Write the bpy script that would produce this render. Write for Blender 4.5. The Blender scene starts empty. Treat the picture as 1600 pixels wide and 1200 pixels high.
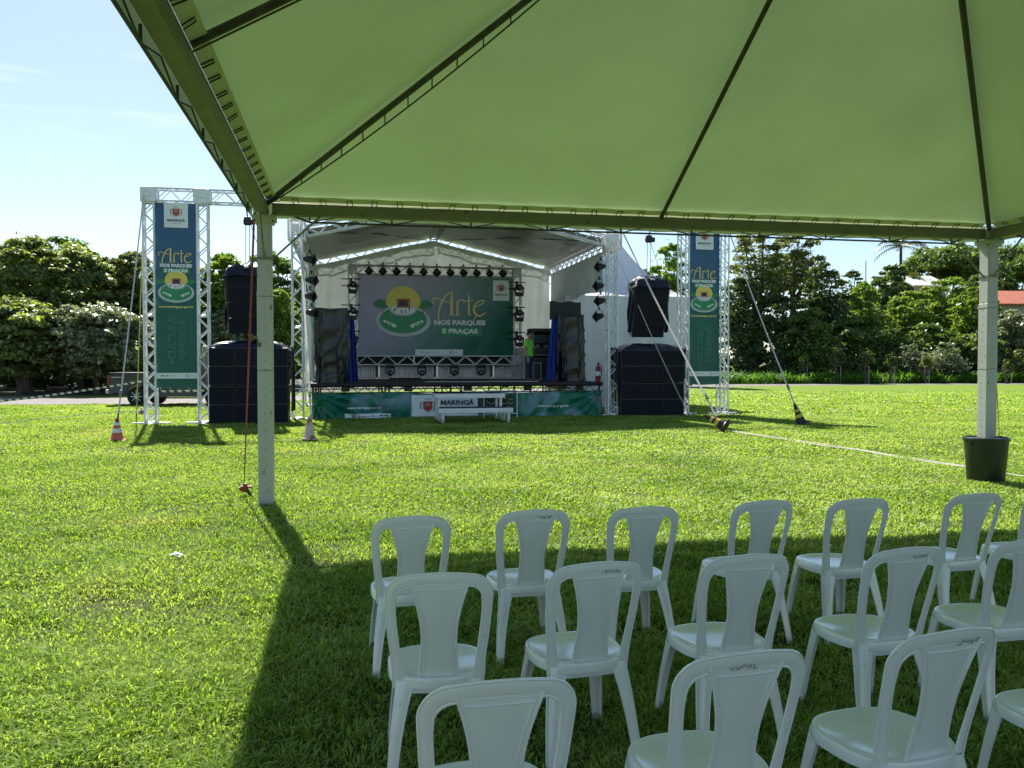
import bpy, bmesh, math, random
import numpy as np
from mathutils import Vector, Matrix, noise as mnoise

random.seed(7)
RNG = np.random.default_rng(11)
scn = bpy.context.scene
COL = scn.collection
rad = math.radians

# ------------------------------------------------------------------ camera
F = 1287.0; PIT = 0.02509; EYE = 1.703
cam = bpy.data.cameras.new('camera'); camo = bpy.data.objects.new('camera', cam)
COL.objects.link(camo)
cam.sensor_width = 36; cam.lens = 36 * F / 1600
cam.clip_start = 0.05; cam.clip_end = 3000
camo.location = (0, 0, EYE)
camo.rotation_euler = (math.pi / 2 - PIT, 0, 0)
scn.camera = camo

# ------------------------------------------------------------------ sky and sun
SUN_EL, SUN_AZ = 45.0, 22.0            # degrees; azimuth to the left of straight ahead
world = bpy.data.worlds.new('World'); scn.world = world
world.use_nodes = True
wn = world.node_tree.nodes; wl = world.node_tree.links
wn.clear()
out = wn.new('ShaderNodeOutputWorld'); bg = wn.new('ShaderNodeBackground')
sky = wn.new('ShaderNodeTexSky'); sky.sky_type = 'NISHITA'; sky.sun_disc = False
sky.sun_elevation = rad(SUN_EL); sky.sun_rotation = rad(-SUN_AZ)
sky.air_density = .9; sky.dust_density = .35; sky.ozone_density = 1.5
bg.inputs['Strength'].default_value = 0.074
# thin wisps of high cloud low over the trees
tc = wn.new('ShaderNodeTexCoord'); mp = wn.new('ShaderNodeMapping')
mp.inputs['Scale'].default_value = (3.0, 3.0, 26.0)
nz = wn.new('ShaderNodeTexNoise'); nz.inputs['Scale'].default_value = 1.6; nz.inputs['Detail'].default_value = 6
cr = wn.new('ShaderNodeValToRGB'); cr.color_ramp.elements[0].position = .60; cr.color_ramp.elements[1].position = .82
mx = wn.new('ShaderNodeMixRGB'); mx.inputs['Color2'].default_value = (9.0, 9.2, 9.4, 1)
ml = wn.new('ShaderNodeMath'); ml.operation = 'MULTIPLY'; ml.inputs[1].default_value = .30
wl.new(tc.outputs['Generated'], mp.inputs['Vector']); wl.new(mp.outputs['Vector'], nz.inputs['Vector'])
wl.new(nz.outputs['Fac'], cr.inputs['Fac']); wl.new(cr.outputs['Color'], ml.inputs[0])
wl.new(ml.outputs[0], mx.inputs['Fac']); wl.new(sky.outputs['Color'], mx.inputs['Color1'])
wl.new(mx.outputs['Color'], bg.inputs['Color']); wl.new(bg.outputs['Background'], out.inputs['Surface'])

sl = bpy.data.lights.new('sun', 'SUN'); sl.energy = 5.0; sl.angle = rad(0.55); sl.color = (1.0, .95, .86)
suno = bpy.data.objects.new('sun', sl); COL.objects.link(suno)
sdir = Vector((-math.sin(rad(SUN_AZ)) * math.cos(rad(SUN_EL)), math.cos(rad(SUN_AZ)) * math.cos(rad(SUN_EL)), math.sin(rad(SUN_EL))))
suno.rotation_euler = (-sdir).to_track_quat('-Z', 'Y').to_euler()
suno.location = sdir * 60

scn.view_settings.view_transform = 'Standard'; scn.view_settings.look = 'None'
scn.view_settings.gamma = 1; scn.view_settings.exposure = 1.15
scn.cycles.max_bounces = 6; scn.cycles.transparent_max_bounces = 4

# ------------------------------------------------------------------ frames of reference
TH = .199
CU, SU = math.cos(TH), math.sin(TH)
TENT = Vector((-2.956, 9.887, 0))        # foot of the left front tent pole
STAGE = Vector((3.51 * CU - 25.5 * SU, 3.51 * SU + 25.5 * CU, 0))   # middle of the stage front
def SW(s, t, z=0):
    return Vector((STAGE.x + s * CU - t * SU, STAGE.y + s * SU + t * CU, z))
def TW(a, b, z=0):
    return Vector((TENT.x + a * CU - b * SU, TENT.y + a * SU + b * CU, z))
def ray(px, py):
    x = (px - 800) / F; v = (600 - py) / F
    return Vector((x, math.cos(PIT) + v * math.sin(PIT), -math.sin(PIT) + v * math.cos(PIT)))
def ground_at(px, py, z=0):
    r = ray(px, py); k = (z - EYE) / r.z
    return Vector((0, 0, EYE)) + r * k
def at_depth(px, py, y):
    r = ray(px, py)
    return Vector((0, 0, EYE)) + r * (y / r.y)

# ------------------------------------------------------------------ materials
def new_mat(name):
    m = bpy.data.materials.new(name); m.use_nodes = True
    return m, m.node_tree.nodes, m.node_tree.links, m.node_tree.nodes['Principled BSDF']
def pm(name, col, rough=.5, var=.15, scale=6.0, bump=0.0, bscale=None, metal=0.0, trans=0.0, spec=.5, stretch=(1, 1, 1), col2=None, detail=4, dirt_or_light=None):
    """procedural material: noise-broken colour, optional bump and translucency"""
    m, n, l, p = new_mat(name)
    t = n.new('ShaderNodeTexCoord'); mp = n.new('ShaderNodeMapping'); mp.inputs['Scale'].default_value = stretch
    z = n.new('ShaderNodeTexNoise'); z.inputs['Scale'].default_value = scale; z.inputs['Detail'].default_value = detail
    r = n.new('ShaderNodeValToRGB')
    c = col; lo = tuple(max(0, v * (1 - var)) for v in c[:3]) + (1,)
    hi = (tuple(min(1, v * (1 + var)) for v in c[:3]) + (1,)) if col2 is None else tuple(col2[:3]) + (1,)
    r.color_ramp.elements[0].color = lo; r.color_ramp.elements[1].color = hi
    r.color_ramp.elements[0].position = .3; r.color_ramp.elements[1].position = .7
    l.new(t.outputs['Object'], mp.inputs['Vector']); l.new(mp.outputs['Vector'], z.inputs['Vector'])
    l.new(z.outputs['Fac'], r.inputs['Fac'])
    cout = r.outputs['Color']
    if dirt_or_light:
        z2 = n.new('ShaderNodeTexNoise'); z2.inputs['Scale'].default_value = dirt_or_light[1]; z2.inputs['Detail'].default_value = 8
        r2 = n.new('ShaderNodeValToRGB'); r2.color_ramp.elements[0].position = dirt_or_light[2]; r2.color_ramp.elements[1].position = dirt_or_light[2] + .06
        mm = n.new('ShaderNodeMixRGB'); mm.inputs['Color2'].default_value = tuple(dirt_or_light[0]) + (1,)
        l.new(mp.outputs['Vector'], z2.inputs['Vector']); l.new(z2.outputs['Fac'], r2.inputs['Fac'])
        l.new(r2.outputs['Color'], mm.inputs['Fac']); l.new(cout, mm.inputs['Color1']); cout = mm.outputs['Color']
    l.new(cout, p.inputs['Base Color'])
    p.inputs['Roughness'].default_value = rough; p.inputs['Metallic'].default_value = metal
    p.inputs['Specular IOR Level'].default_value = spec
    if bump:
        zb = n.new('ShaderNodeTexNoise'); zb.inputs['Scale'].default_value = bscale or scale * 3; zb.inputs['Detail'].default_value = 3
        b = n.new('ShaderNodeBump'); b.inputs['Strength'].default_value = bump; b.inputs['Distance'].default_value = .02
        l.new(mp.outputs['Vector'], zb.inputs['Vector']); l.new(zb.outputs['Fac'], b.inputs['Height']); l.new(b.outputs['Normal'], p.inputs['Normal'])
    if trans:
        tr = n.new('ShaderNodeBsdfTranslucent'); ms = n.new('ShaderNodeMixShader'); ms.inputs[0].default_value = trans
        l.new(cout, tr.inputs['Color']); l.new(p.outputs[0], ms.inputs[1]); l.new(tr.outputs[0], ms.inputs[2])
        l.new(ms.outputs[0], n['Material Output'].inputs['Surface'])
    return m
def leaf_mat(name, dark, light, trans=.35, rough=.45, spec=.4, tcol=None):
    m, n, l, p = new_mat(name)
    g = n.new('ShaderNodeNewGeometry'); r = n.new('ShaderNodeValToRGB')
    r.color_ramp.elements[0].color = tuple(dark) + (1,); r.color_ramp.elements[1].color = tuple(light) + (1,)
    t = n.new('ShaderNodeTexCoord'); z = n.new('ShaderNodeTexNoise'); z.inputs['Scale'].default_value = .55; z.inputs['Detail'].default_value = 3
    a = n.new('ShaderNodeMath'); a.operation = 'MULTIPLY_ADD'; a.inputs[1].default_value = .55
    s = n.new('ShaderNodeMath'); s.operation = 'MULTIPLY_ADD'; s.inputs[1].default_value = 1.5; s.inputs[2].default_value = -.52
    l.new(t.outputs['Object'], z.inputs['Vector']); l.new(z.outputs['Fac'], s.inputs[0]); l.new(g.outputs['Random Per Island'], a.inputs[0]); l.new(s.outputs[0], a.inputs[2])
    l.new(a.outputs[0], r.inputs['Fac']); l.new(r.outputs['Color'], p.inputs['Base Color'])
    p.inputs['Roughness'].default_value = rough; p.inputs['Specular IOR Level'].default_value = spec
    tr = n.new('ShaderNodeBsdfTranslucent'); ms = n.new('ShaderNodeMixShader'); ms.inputs[0].default_value = trans
    mc = n.new('ShaderNodeMixRGB'); mc.blend_type = 'MULTIPLY'; mc.inputs['Fac'].default_value = 1
    mc.inputs['Color2'].default_value = tuple(tcol or (1.6, 1.5, .6)) + (1,)
    l.new(r.outputs['Color'], mc.inputs['Color1']); l.new(mc.outputs['Color'], tr.inputs['Color'])
    l.new(p.outputs[0], ms.inputs[1]); l.new(tr.outputs[0], ms.inputs[2]); l.new(ms.outputs[0], n['Material Output'].inputs['Surface'])
    return m
def grad_mat(name, stops, axis, lo, hi, rough=.55, trans=.0, wave=0.0):
    """printed colour gradient along an object axis (a direction vector)"""
    m, n, l, p = new_mat(name)
    t = n.new('ShaderNodeTexCoord'); d = n.new('ShaderNodeVectorMath'); d.operation = 'DOT_PRODUCT'; d.inputs[1].default_value = axis
    mr = n.new('ShaderNodeMapRange'); mr.inputs['From Min'].default_value = lo; mr.inputs['From Max'].default_value = hi
    r = n.new('ShaderNodeValToRGB')
    l.new(t.outputs['Object'], d.inputs[0]); l.new(d.outputs['Value'], mr.inputs['Value'])
    src = mr.outputs['Result']
    if wave:
        z = n.new('ShaderNodeTexNoise'); z.inputs['Scale'].default_value = .9; z.inputs['Detail'].default_value = 1.5; z.inputs['Distortion'].default_value = 1.2
        a = n.new('ShaderNodeMath'); a.operation = 'MULTIPLY_ADD'; a.inputs[1].default_value = wave
        o = n.new('ShaderNodeMath'); o.operation = 'SUBTRACT'; o.inputs[1].default_value = wave * .5
        l.new(t.outputs['Object'], z.inputs['Vector']); l.new(z.outputs['Fac'], a.inputs[0]); l.new(src, a.inputs[2]); l.new(a.outputs[0], o.inputs[0]); src = o.outputs[0]
    l.new(src, r.inputs['Fac'])
    e = r.color_ramp.elements
    while len(e) < len(stops): e.new(.5)
    for k, (pos, c) in enumerate(stops):
        e[k].position = pos; e[k].color = tuple(c) + (1,)
    l.new(r.outputs['Color'], p.inputs['Base Color']); p.inputs['Roughness'].default_value = rough; p.inputs['Specular IOR Level'].default_value = .3
    return m

M = dict(
    alu=pm('aluminium_truss', (.76, .77, .78), .42, .08, 9, metal=.15),
    alu_old=pm('aluminium_dull', (.50, .51, .51), .45, .15, 9, metal=.2),
    steel=pm('painted_tent_steel', (.20, .215, .18), .5, .10, 5, dirt_or_light=((.12, .10, .08), 9, .66)),
    pole=pm('tent_pole_paint', (.47, .49, .45), .5, .07, 4, bump=.05, stretch=(1, 1, .35), dirt_or_light=((.10, .09, .06), 14, .655)),
    darksteel=pm('dark_rafter_steel', (.055, .06, .04), .6, .3, 8),
    canvas=pm('tent_canvas', (.50, .68, .37), .55, .07, .8, bump=.08, bscale=12, trans=.045, dirt_or_light=((.62, .74, .50), 16, .745)),  # lighter flecks paint daylight through pinholes into the canvas colour
    hem=pm('tent_canvas_hem', (.55, .58, .36), .6, .06, 2, trans=.22),
    cord=pm('black_lacing_cord', (.02, .02, .02), .7),
    plastic=pm('white_chair_plastic', (.84, .85, .79), .20, .05, 4, bump=.012, bscale=60, spec=.5, dirt_or_light=((.60, .60, .52), 11, .66)),
    scrawl=pm('marker_ink', (.16, .17, .18), .6),
    black=pm('black_metal', (.012, .012, .014), .5, .3, 9),
    grille=pm('black_grille_cloth', (.0085, .0105, .018), .8, .2, 40, spec=.25),
    box=pm('black_cabinet_paint', (.024, .027, .034), .5, .3, 18),
    tarp=pm('black_plastic_sheet', (.005, .007, .016), .32, .3, 6, bump=.25, bscale=11, spec=.55),
    blue=pm('blue_cloth', (.008, .035, .26), .75, .2, 6, bump=.2),
    deck=pm('stage_deck_black', (.016, .017, .02), .75, .35, 4),
    sheet=pm('white_stage_sheet', (.76, .79, .77), .65, .05, 1.5, bump=.08, bscale=5, trans=.28),
    roofsheet=pm('grey_roof_sheet', (.32, .34, .32), .34, .2, 2.2, bump=.35, bscale=4, stretch=(.4, 3, 1)),
    tentwhite=pm('white_tarpaulin', (.80, .82, .86), .5, .03, 1.5, bump=.06, bscale=4, trans=.2),
    corr=pm('galvanised_sheet', (.80, .81, .82), .5, .08, 7),
    white=pm('white_paint', (.74, .75, .75), .45, .05, 6),
    strip=pm('white_print', (.78, .80, .82), .5, .02, 3),
    rope=pm('worn_white_strap', (.62, .56, .50), .8, .2, 30),
    rope_y=pm('yellow_strap', (.50, .45, .12), .8, .2, 30),
    rope_r=pm('red_strap', (.25, .06, .05), .8, .25, 30),
    orange=pm('orange_cone_plastic', (.62, .13, .07), .45, .15, 8, dirt_or_light=((.25, .12, .09), 6, .62)),
    orange_pale=pm('faded_cone_plastic', (.62, .46, .36), .5, .15, 8, dirt_or_light=((.3, .14, .09), 5, .5)),
    reflect=pm('white_cone_band', (.72, .74, .76), .35, .06, 8),
    yellow=pm('yellow_cone_band', (.62, .47, .04), .45, .15, 8),
    tape=None,
    bucket=pm('dark_green_bin_plastic', (.012, .022, .012), .38, .25, 3, spec=.5),
    red=pm('red_paint', (.26, .02, .02), .4, .15, 6),
    redcloth=pm('dark_red_cloth', (.10, .012, .012), .8, .3, 8),
    trunk=pm('bark', (.075, .062, .05), .85, .35, 5, bump=.4, stretch=(1, 1, .3)),
    carpaint=pm('graphite_car_paint', (.016, .019, .028), .28, .08, 3, spec=.6),
    rubber=pm('tyre_rubber', (.012, .012, .012), .8, .2, 20),
    glass=pm('dark_car_glass', (.015, .02, .022), .08, .1, 2, spec=.7),
    tail=pm('red_tail_lamp', (.28, .012, .012), .25),
    skin=pm('skin', (.34, .19, .13), .55, .06, 20),
    hair=pm('black_hair', (.012, .010, .009), .6, .3, 30),
    shirt=pm('green_shirt', (.19, .55, .06), .8, .12, 12, bump=.1),
    jeans=pm('dark_jeans', (.018, .026, .055), .85, .25, 20, bump=.1),
    shoe=pm('brown_shoe', (.10, .055, .04), .6, .2, 12),
    cyan=pm('light_blue_plastic', (.06, .30, .50), .4),
    lens=pm('lamp_lens', (.07, .075, .085), .08, .1, 4, spec=.8),
    gold=pm('print_gold', (.74, .60, .25), .5, .03, 4),
    sunp=pm('print_sun_yellow', (.78, .62, .12), .5, .04, 4),
    greenp=pm('print_green', (.03, .27, .11), .5, .06, 2),
    leafp=pm('print_leaf_green', (.03, .22, .09), .5, .06, 2),
    greyp=pm('print_pale_grey', (.52, .55, .60), .5, .03, 4),
    redp=pm('print_red', (.42, .06, .04), .5, .05, 4),
    darkp=pm('print_dark', (.02, .025, .04), .5, .05, 4),
    pinkp=pm('print_pink', (.45, .16, .10), .5, .05, 4),
    whitep=pm('print_white', (.78, .80, .82), .5, .02, 4),
    inkp=pm('print_ink', (.03, .035, .04), .5, .05, 4),
    faint=pm('print_outline', (.16, .38, .31), .5, .05, 4),
    house=pm('white_house_roof', (.62, .64, .62), .7, .1, .7),
    housewall=pm('house_wall', (.45, .43, .38), .8, .1, 1),
    tiles=pm('red_clay_tiles', (.42, .13, .07), .8, .2, 1.5),
    gravel=pm('gravel_road', (.19, .17, .155), .95, .3, 1.2, bump=.5, bscale=20, detail=8),
    concrete=pm('concrete_post', (.35, .34, .31), .85, .2, 4),
)

_p = M['plastic'].node_tree.nodes['Principled BSDF']; _p.inputs['Coat Weight'].default_value = .7; _p.inputs['Coat Roughness'].default_value = .12
# zebra barrier tape
def tape_mat():
    m, n, l, p = new_mat('striped_barrier_tape')
    t = n.new('ShaderNodeTexCoord'); w = n.new('ShaderNodeTexWave'); w.inputs['Scale'].default_value = 2.6; w.bands_direction = 'DIAGONAL'
    r = n.new('ShaderNodeValToRGB'); r.color_ramp.interpolation = 'CONSTANT'
    r.color_ramp.elements[0].color = (.03, .03, .03, 1); r.color_ramp.elements[1].color = (.72, .68, .55, 1); r.color_ramp.elements[1].position = .42
    l.new(t.outputs['Object'], w.inputs['Vector']); l.new(w.outputs['Fac'], r.inputs['Fac']); l.new(r.outputs['Color'], p.inputs['Base Color'])
    p.inputs['Roughness'].default_value = .4
    return m
M['tape'] = tape_mat()

# ------------------------------------------------------------------ object helpers
def tag(o, label=None, cat=None, group=None, kind=None):
    if label: o['label'] = label
    if cat: o['category'] = cat
    if group: o['group'] = group
    if kind: o['kind'] = kind
    return o
def thing(name, label, cat, loc=(0, 0, 0), rz=0.0, group=None):
    o = bpy.data.objects.new(name, None); COL.objects.link(o)
    o.empty_display_size = .2
    o.location = loc; o.rotation_euler = (0, 0, rz)
    return tag(o, label, cat, group)
def copy_tree(o, parent=None):
    c = o.copy(); COL.objects.link(c)
    if parent is not None: c.parent = parent
    for ch in o.children: copy_tree(ch, c)
    return c
def frame_of(d):
    d = d.normalized()
    a = Vector((0, 0, 1)) if abs(d.z) < .93 else Vector((0, 1, 0))
    x = d.cross(a).normalized(); y = d.cross(x).normalized()
    return x, y

class MB:
    """collects shapes into one mesh"""
    def __init__(s): s.v = []; s.f = []; s.m = []
    def add(s, vs, fs, mi=0):
        b = len(s.v); s.v.extend([tuple(v) for v in vs]); s.f.extend([tuple(i + b for i in f) for f in fs]); s.m.extend([mi] * len(fs)); return s
    def box(s, c, size, mi=0, rot=None, taper=1.0):
        hx, hy, hz = size[0] / 2, size[1] / 2, size[2] / 2
        vs = []
        for z in (-1, 1):
            k = taper if z > 0 else 1
            for x, y in ((-1, -1), (1, -1), (1, 1), (-1, 1)): vs.append(Vector((x * hx * k, y * hy * k, z * hz)))
        if rot is not None: vs = [rot @ v for v in vs]
        c = Vector(c)
        return s.add([v + c for v in vs], [(3, 2, 1, 0), (4, 5, 6, 7), (0, 1, 5, 4), (1, 2, 6, 5), (2, 3, 7, 6), (3, 0, 4, 7)], mi)
    def bbox(s, c, size, mi=0, rot=None, b=.01):
        """box with chamfered edges"""
        hx, hy, hz = size[0] / 2, size[1] / 2, size[2] / 2
        bm = bmesh.new(); bmesh.ops.create_cube(bm, size=1)
        for v in bm.verts: v.co = Vector((v.co.x * size[0], v.co.y * size[1], v.co.z * size[2]))
        bmesh.ops.bevel(bm, geom=bm.edges[:], offset=min(b, hx * .45, hy * .45, hz * .45), segments=2, affect='EDGES', profile=.5)
        bm.verts.ensure_lookup_table()
        vs = [v.co.copy() for v in bm.verts]; fs = [[v.index for v in f.verts] for f in bm.faces]; bm.free()
        if rot is not None: vs = [rot @ v for v in vs]
        c = Vector(c)
        return s.add([v + c for v in vs], fs, mi)
    def tube(s, p0, p1, r, n=6, mi=0, r1=None, cap=True):
        p0, p1 = Vector(p0), Vector(p1); x, y = frame_of(p1 - p0); r1 = r if r1 is None else r1
        vs = []
        for p, q in ((p0, r), (p1, r1)):
            for k in range(n):
                a = 2 * math.pi * k / n; vs.append(p + x * (q * math.cos(a)) + y * (q * math.sin(a)))
        fs = [(k, (k + 1) % n, n + (k + 1) % n, n + k) for k in range(n)]
        if cap: fs += [tuple(reversed(range(n))), tuple(range(n, 2 * n))]
        return s.add(vs, fs, mi)
    def path(s, pts, r, n=6, mi=0, closed=False, flat=None):
        """tube along a polyline; r a number or list; flat = (half width along given axis) ratio"""
        pts = [Vector(p) for p in pts]; N = len(pts); vs = []; x = None
        for i, p in enumerate(pts):
            d = (pts[(i + 1) % N] - pts[i - 1]) if closed else (pts[min(i + 1, N - 1)] - pts[max(i - 1, 0)])
            d.normalize()
            if x is None: x, y = frame_of(d)
            else:
                x = (x - d * x.dot(d)).normalized(); y = d.cross(x)
            q = r[i] if isinstance(r, (list, tuple)) else r
            for k in range(n):
                a = 2 * math.pi * k / n; vs.append(p + x * (q * math.cos(a)) + y * (q * math.sin(a)))
        fs = []
        for i in range(N if closed else N - 1):
            j = (i + 1) % N
            for k in range(n): fs.append((i * n + k, i * n + (k + 1) % n, j * n + (k + 1) % n, j * n + k))
        if not closed: fs += [tuple(reversed(range(n))), tuple(range((N - 1) * n, N * n))]
        return s.add(vs, fs, mi)
    def lathe(s, prof, n=24, mi=0, c=(0, 0, 0), rot=None):
        """profile of (radius, z) turned about z"""
        vs = []; c = Vector(c)
        for r, z in prof:
            for k in range(n):
                a = 2 * math.pi * k / n; v = Vector((r * math.cos(a), r * math.sin(a), z)); vs.append((rot @ v if rot is not None else v) + c)
        fs = []
        for i in range(len(prof) - 1):
            for k in range(n): fs.append((i * n + k, i * n + (k + 1) % n, (i + 1) * n + (k + 1) % n, (i + 1) * n + k))
        if prof[0][0] > 1e-4: fs.append(tuple(reversed(range(n))))
        if prof[-1][0] > 1e-4: fs.append(tuple(range((len(prof) - 1) * n, len(prof) * n)))
        return s.add(vs, fs, mi)
    def grid(s, g, mi=0, thick=0.0):
        """g[i][j] points; with thick a closed shell"""
        m, n = len(g), len(g[0]); P = [[Vector(p) for p in row] for row in g]
        vs = [p for row in P for p in row]
        fs = [(i * n + j, i * n + j + 1, (i + 1) * n + j + 1, (i + 1) * n + j) for i in range(m - 1) for j in range(n - 1)]
        if thick:
            back = []
            for i in range(m):
                for j in range(n):
                    du = P[min(i + 1, m - 1)][j] - P[max(i - 1, 0)][j]; dv = P[i][min(j + 1, n - 1)] - P[i][max(j - 1, 0)]
                    nn = du.cross(dv)
                    nn = nn.normalized() if nn.length > 1e-9 else Vector((0, 0, 1))
                    back.append(P[i][j] + nn * thick)
            b = m * n; vs += back
            fs += [tuple(reversed([k + b for k in f])) for f in fs[:(m - 1) * (n - 1)]]
            ring = [(0, j) for j in range(n)] + [(i, n - 1) for i in range(1, m)] + [(m - 1, j) for j in range(n - 2, -1, -1)] + [(i, 0) for i in range(m - 2, 0, -1)]
            R = [i * n + j for i, j in ring]
            for k in range(len(R)):
                a, c = R[k], R[(k + 1) % len(R)]; fs.append((c, a, a + b, c + b))
        return s.add(vs, fs, mi)
    def poly(s, pts, depth, mi=0, axis='y'):
        """flat outline (x, z) extruded along +-y"""
        n = len(pts); vs = [Vector((x, -depth / 2, z)) for x, z in pts] + [Vector((x, depth / 2, z)) for x, z in pts]
        fs = [tuple(range(n)), tuple(reversed(range(n, 2 * n)))] + [(k, k + n, (k + 1) % n + n, (k + 1) % n) for k in range(n)]
        return s.add(vs, fs, mi)
    def move(s, mat, start=0):
        s.v[start:] = [tuple(mat @ Vector(v)) for v in s.v[start:]]; return s
    def build(s, name, mats, parent=None, smooth=False, loc=None, fix=True):
        me = bpy.data.meshes.new(name); me.from_pydata(s.v, [], s.f)
        for m in (mats if isinstance(mats, (list, tuple)) else [mats]): me.materials.append(m)
        me.polygons.foreach_set('material_index', s.m)
        if fix:
            bm = bmesh.new(); bm.from_mesh(me); bmesh.ops.recalc_face_normals(bm, faces=bm.faces[:]); bm.to_mesh(me); bm.free()
        if smooth:
            me.polygons.foreach_set('use_smooth', [True] * len(me.polygons))
            try: me.set_sharp_from_angle(angle=rad(38))
            except Exception: pass
        me.update()
        o = bpy.data.objects.new(name, me); COL.objects.link(o)
        if parent is not None: o.parent = parent
        if loc is not None: o.location = loc
        return o

def truss(mb, p0, p1, w=.30, bay=None, rc=.027, rd=.016, up=None, ends=True, skew=0):
    """square box truss with zigzag lacing between two points"""
    p0, p1 = Vector(p0), Vector(p1); d = p1 - p0; L = d.length; d.normalize()
    if up is None: x, y = frame_of(d)
    else:
        x = Vector(up); x = (x - d * x.dot(d)).normalized(); y = d.cross(x)
    h = w / 2; cs = [x * h + y * h, x * h - y * h, -x * h - y * h, -x * h + y * h]
    for c in cs: mb.tube(p0 + c, p1 + c, rc, 6)
    n = max(2, round(L / (bay or w * .95)))
    for k in range(4):
        a, b = cs[k], cs[(k + 1) % 4]
        for i in range(n):
            q0, q1 = (a, b) if (i + k + (k >= 2)) % 2 == 0 else (b, a)
            mb.tube(p0 + d * (L * i / n) + q0, p0 + d * (L * (i + 1) / n) + q1, rd, 4, cap=False)
        if ends:
            for e in (p0 + d * .012, p1 - d * .012): mb.tube(e + a, e + b, rc * .8, 5)
    return mb

def text_geo(txt, size, bold=0.0, outline=0.0, spacing=1.0):
    """outlines of a line of text as (verts, faces) lying in the x-z plane, centred"""
    cu = bpy.data.curves.new('lettering', 'FONT'); cu.body = txt; cu.size = size; cu.align_x = 'CENTER'; cu.align_y = 'CENTER'
    cu.space_character = spacing; cu.resolution_u = 3; cu.offset = bold
    if outline:
        cu.fill_mode = 'NONE'; cu.bevel_depth = outline; cu.bevel_resolution = 0
    o = bpy.data.objects.new('lettering', cu); COL.objects.link(o)
    dg = bpy.context.evaluated_depsgraph_get(); me = bpy.data.meshes.new_from_object(o.evaluated_get(dg))
    vs = [Vector((v.co.x, -v.co.z, v.co.y)) for v in me.vertices]; fs = [tuple(p.vertices) for p in me.polygons]
    bpy.data.objects.remove(o); bpy.data.curves.remove(cu); bpy.data.meshes.remove(me)
    return vs, fs
def put_text(mb, txt, x, z, size, mi=0, y=0.0, bold=0.0, outline=0.0, rot=0.0, spacing=1.0, fit=None):
    vs, fs = text_geo(txt, size, bold, outline, spacing)
    if fit:
        w = max(v.x for v in vs) - min(v.x for v in vs); k = fit / w
        vs = [Vector((v.x * k, v.y, v.z)) for v in vs]
    R = Matrix.Rotation(-rot, 3, 'Y')
    mb.add([R @ v + Vector((x, y, z)) for v in vs], fs, mi)
def flat(mb, pts, y, mi=0):
    """a printed patch: outline of (x, z) at a given y, facing -y"""
    mb.add([(x, y, z) for x, z in pts], [tuple(range(len(pts)))], mi)
def ell(cx, cz, a, b, a0=0, a1=360, n=36):
    return [(cx + a * math.cos(rad(a0 + (a1 - a0) * k / n)), cz + b * math.sin(rad(a0 + (a1 - a0) * k / n))) for k in range(n + (0 if a1 - a0 >= 360 else 1))]
def rect(x0, x1, z0, z1): return [(x0, z0), (x1, z0), (x1, z1), (x0, z1)]

# ================================================================== SETTING: lawn, road
def lawn_mat():
    m, n, l, p = new_mat('lawn_soil_and_turf')
    t = n.new('ShaderNodeTexCoord')
    z = n.new('ShaderNodeTexNoise'); z.inputs['Scale'].default_value = 2.2; z.inputs['Detail'].default_value = 9; z.inputs['Roughness'].default_value = .7
    z2 = n.new('ShaderNodeTexNoise'); z2.inputs['Scale'].default_value = .16; z2.inputs['Detail'].default_value = 4
    r = n.new('ShaderNodeValToRGB'); e = r.color_ramp.elements
    e[0].position = .36; e[0].color = (.11, .18, .018, 1); e[1].position = .66; e[1].color = (.185, .265, .032, 1)
    r2 = n.new('ShaderNodeValToRGB'); r2.color_ramp.elements[0].position = .55; r2.color_ramp.elements[1].position = .75
    mxx = n.new('ShaderNodeMixRGB'); mxx.inputs['Color2'].default_value = (.24, .28, .06, 1)
    k = n.new('ShaderNodeMath'); k.operation = 'MULTIPLY'; k.inputs[1].default_value = .45
    l.new(t.outputs['Object'], z.inputs['Vector']); l.new(t.outputs['Object'], z2.inputs['Vector'])
    l.new(z.outputs['Fac'], r.inputs['Fac']); l.new(z2.outputs['Fac'], r2.inputs['Fac']); l.new(r2.outputs['Color'], k.inputs[0])
    l.new(k.outputs[0], mxx.inputs['Fac']); l.new(r.outputs['Color'], mxx.inputs['Color1']); sx = n.new('ShaderNodeSeparateXYZ'); mr = n.new('ShaderNodeMapRange'); mr.inputs['From Min'].default_value = 17; mr.inputs['From Max'].default_value = 42
    soil = n.new('ShaderNodeMixRGB'); soil.inputs['Color1'].default_value = (.055, .075, .018, 1)     # bare soil and thatch under the modelled grass, closed turf beyond it
    l.new(t.outputs['Object'], sx.inputs[0]); l.new(sx.outputs['Y'], mr.inputs['Value']); l.new(mr.outputs['Result'], soil.inputs['Fac']); l.new(mxx.outputs['Color'], soil.inputs['Color2'])
    l.new(soil.outputs['Color'], p.inputs['Base Color'])
    p.inputs['Roughness'].default_value = .9; p.inputs['Specular IOR Level'].default_value = .1
    b = n.new('ShaderNodeBump'); b.inputs['Strength'].default_value = .8; b.inputs['Distance'].default_value = .05
    l.new(z.outputs['Fac'], b.inputs['Height']); l.new(b.outputs['Normal'], p.inputs['Normal'])
    return m
mb = MB(); R_ = 900; seg = 48
mb.add([(0, 0, 0)] + [(rr * math.cos(2 * math.pi * k / seg), rr * math.sin(2 * math.pi * k / seg), 0) for rr in (60, R_) for k in range(seg)],
       [(0, 1 + k, 1 + (k + 1) % seg) for k in range(seg)] + [(1 + k, 1 + seg + k, 1 + seg + (k + 1) % seg, 1 + (k + 1) % seg) for k in range(seg)])
tag(mb.build('lawn', lawn_mat()), kind='structure')

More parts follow.
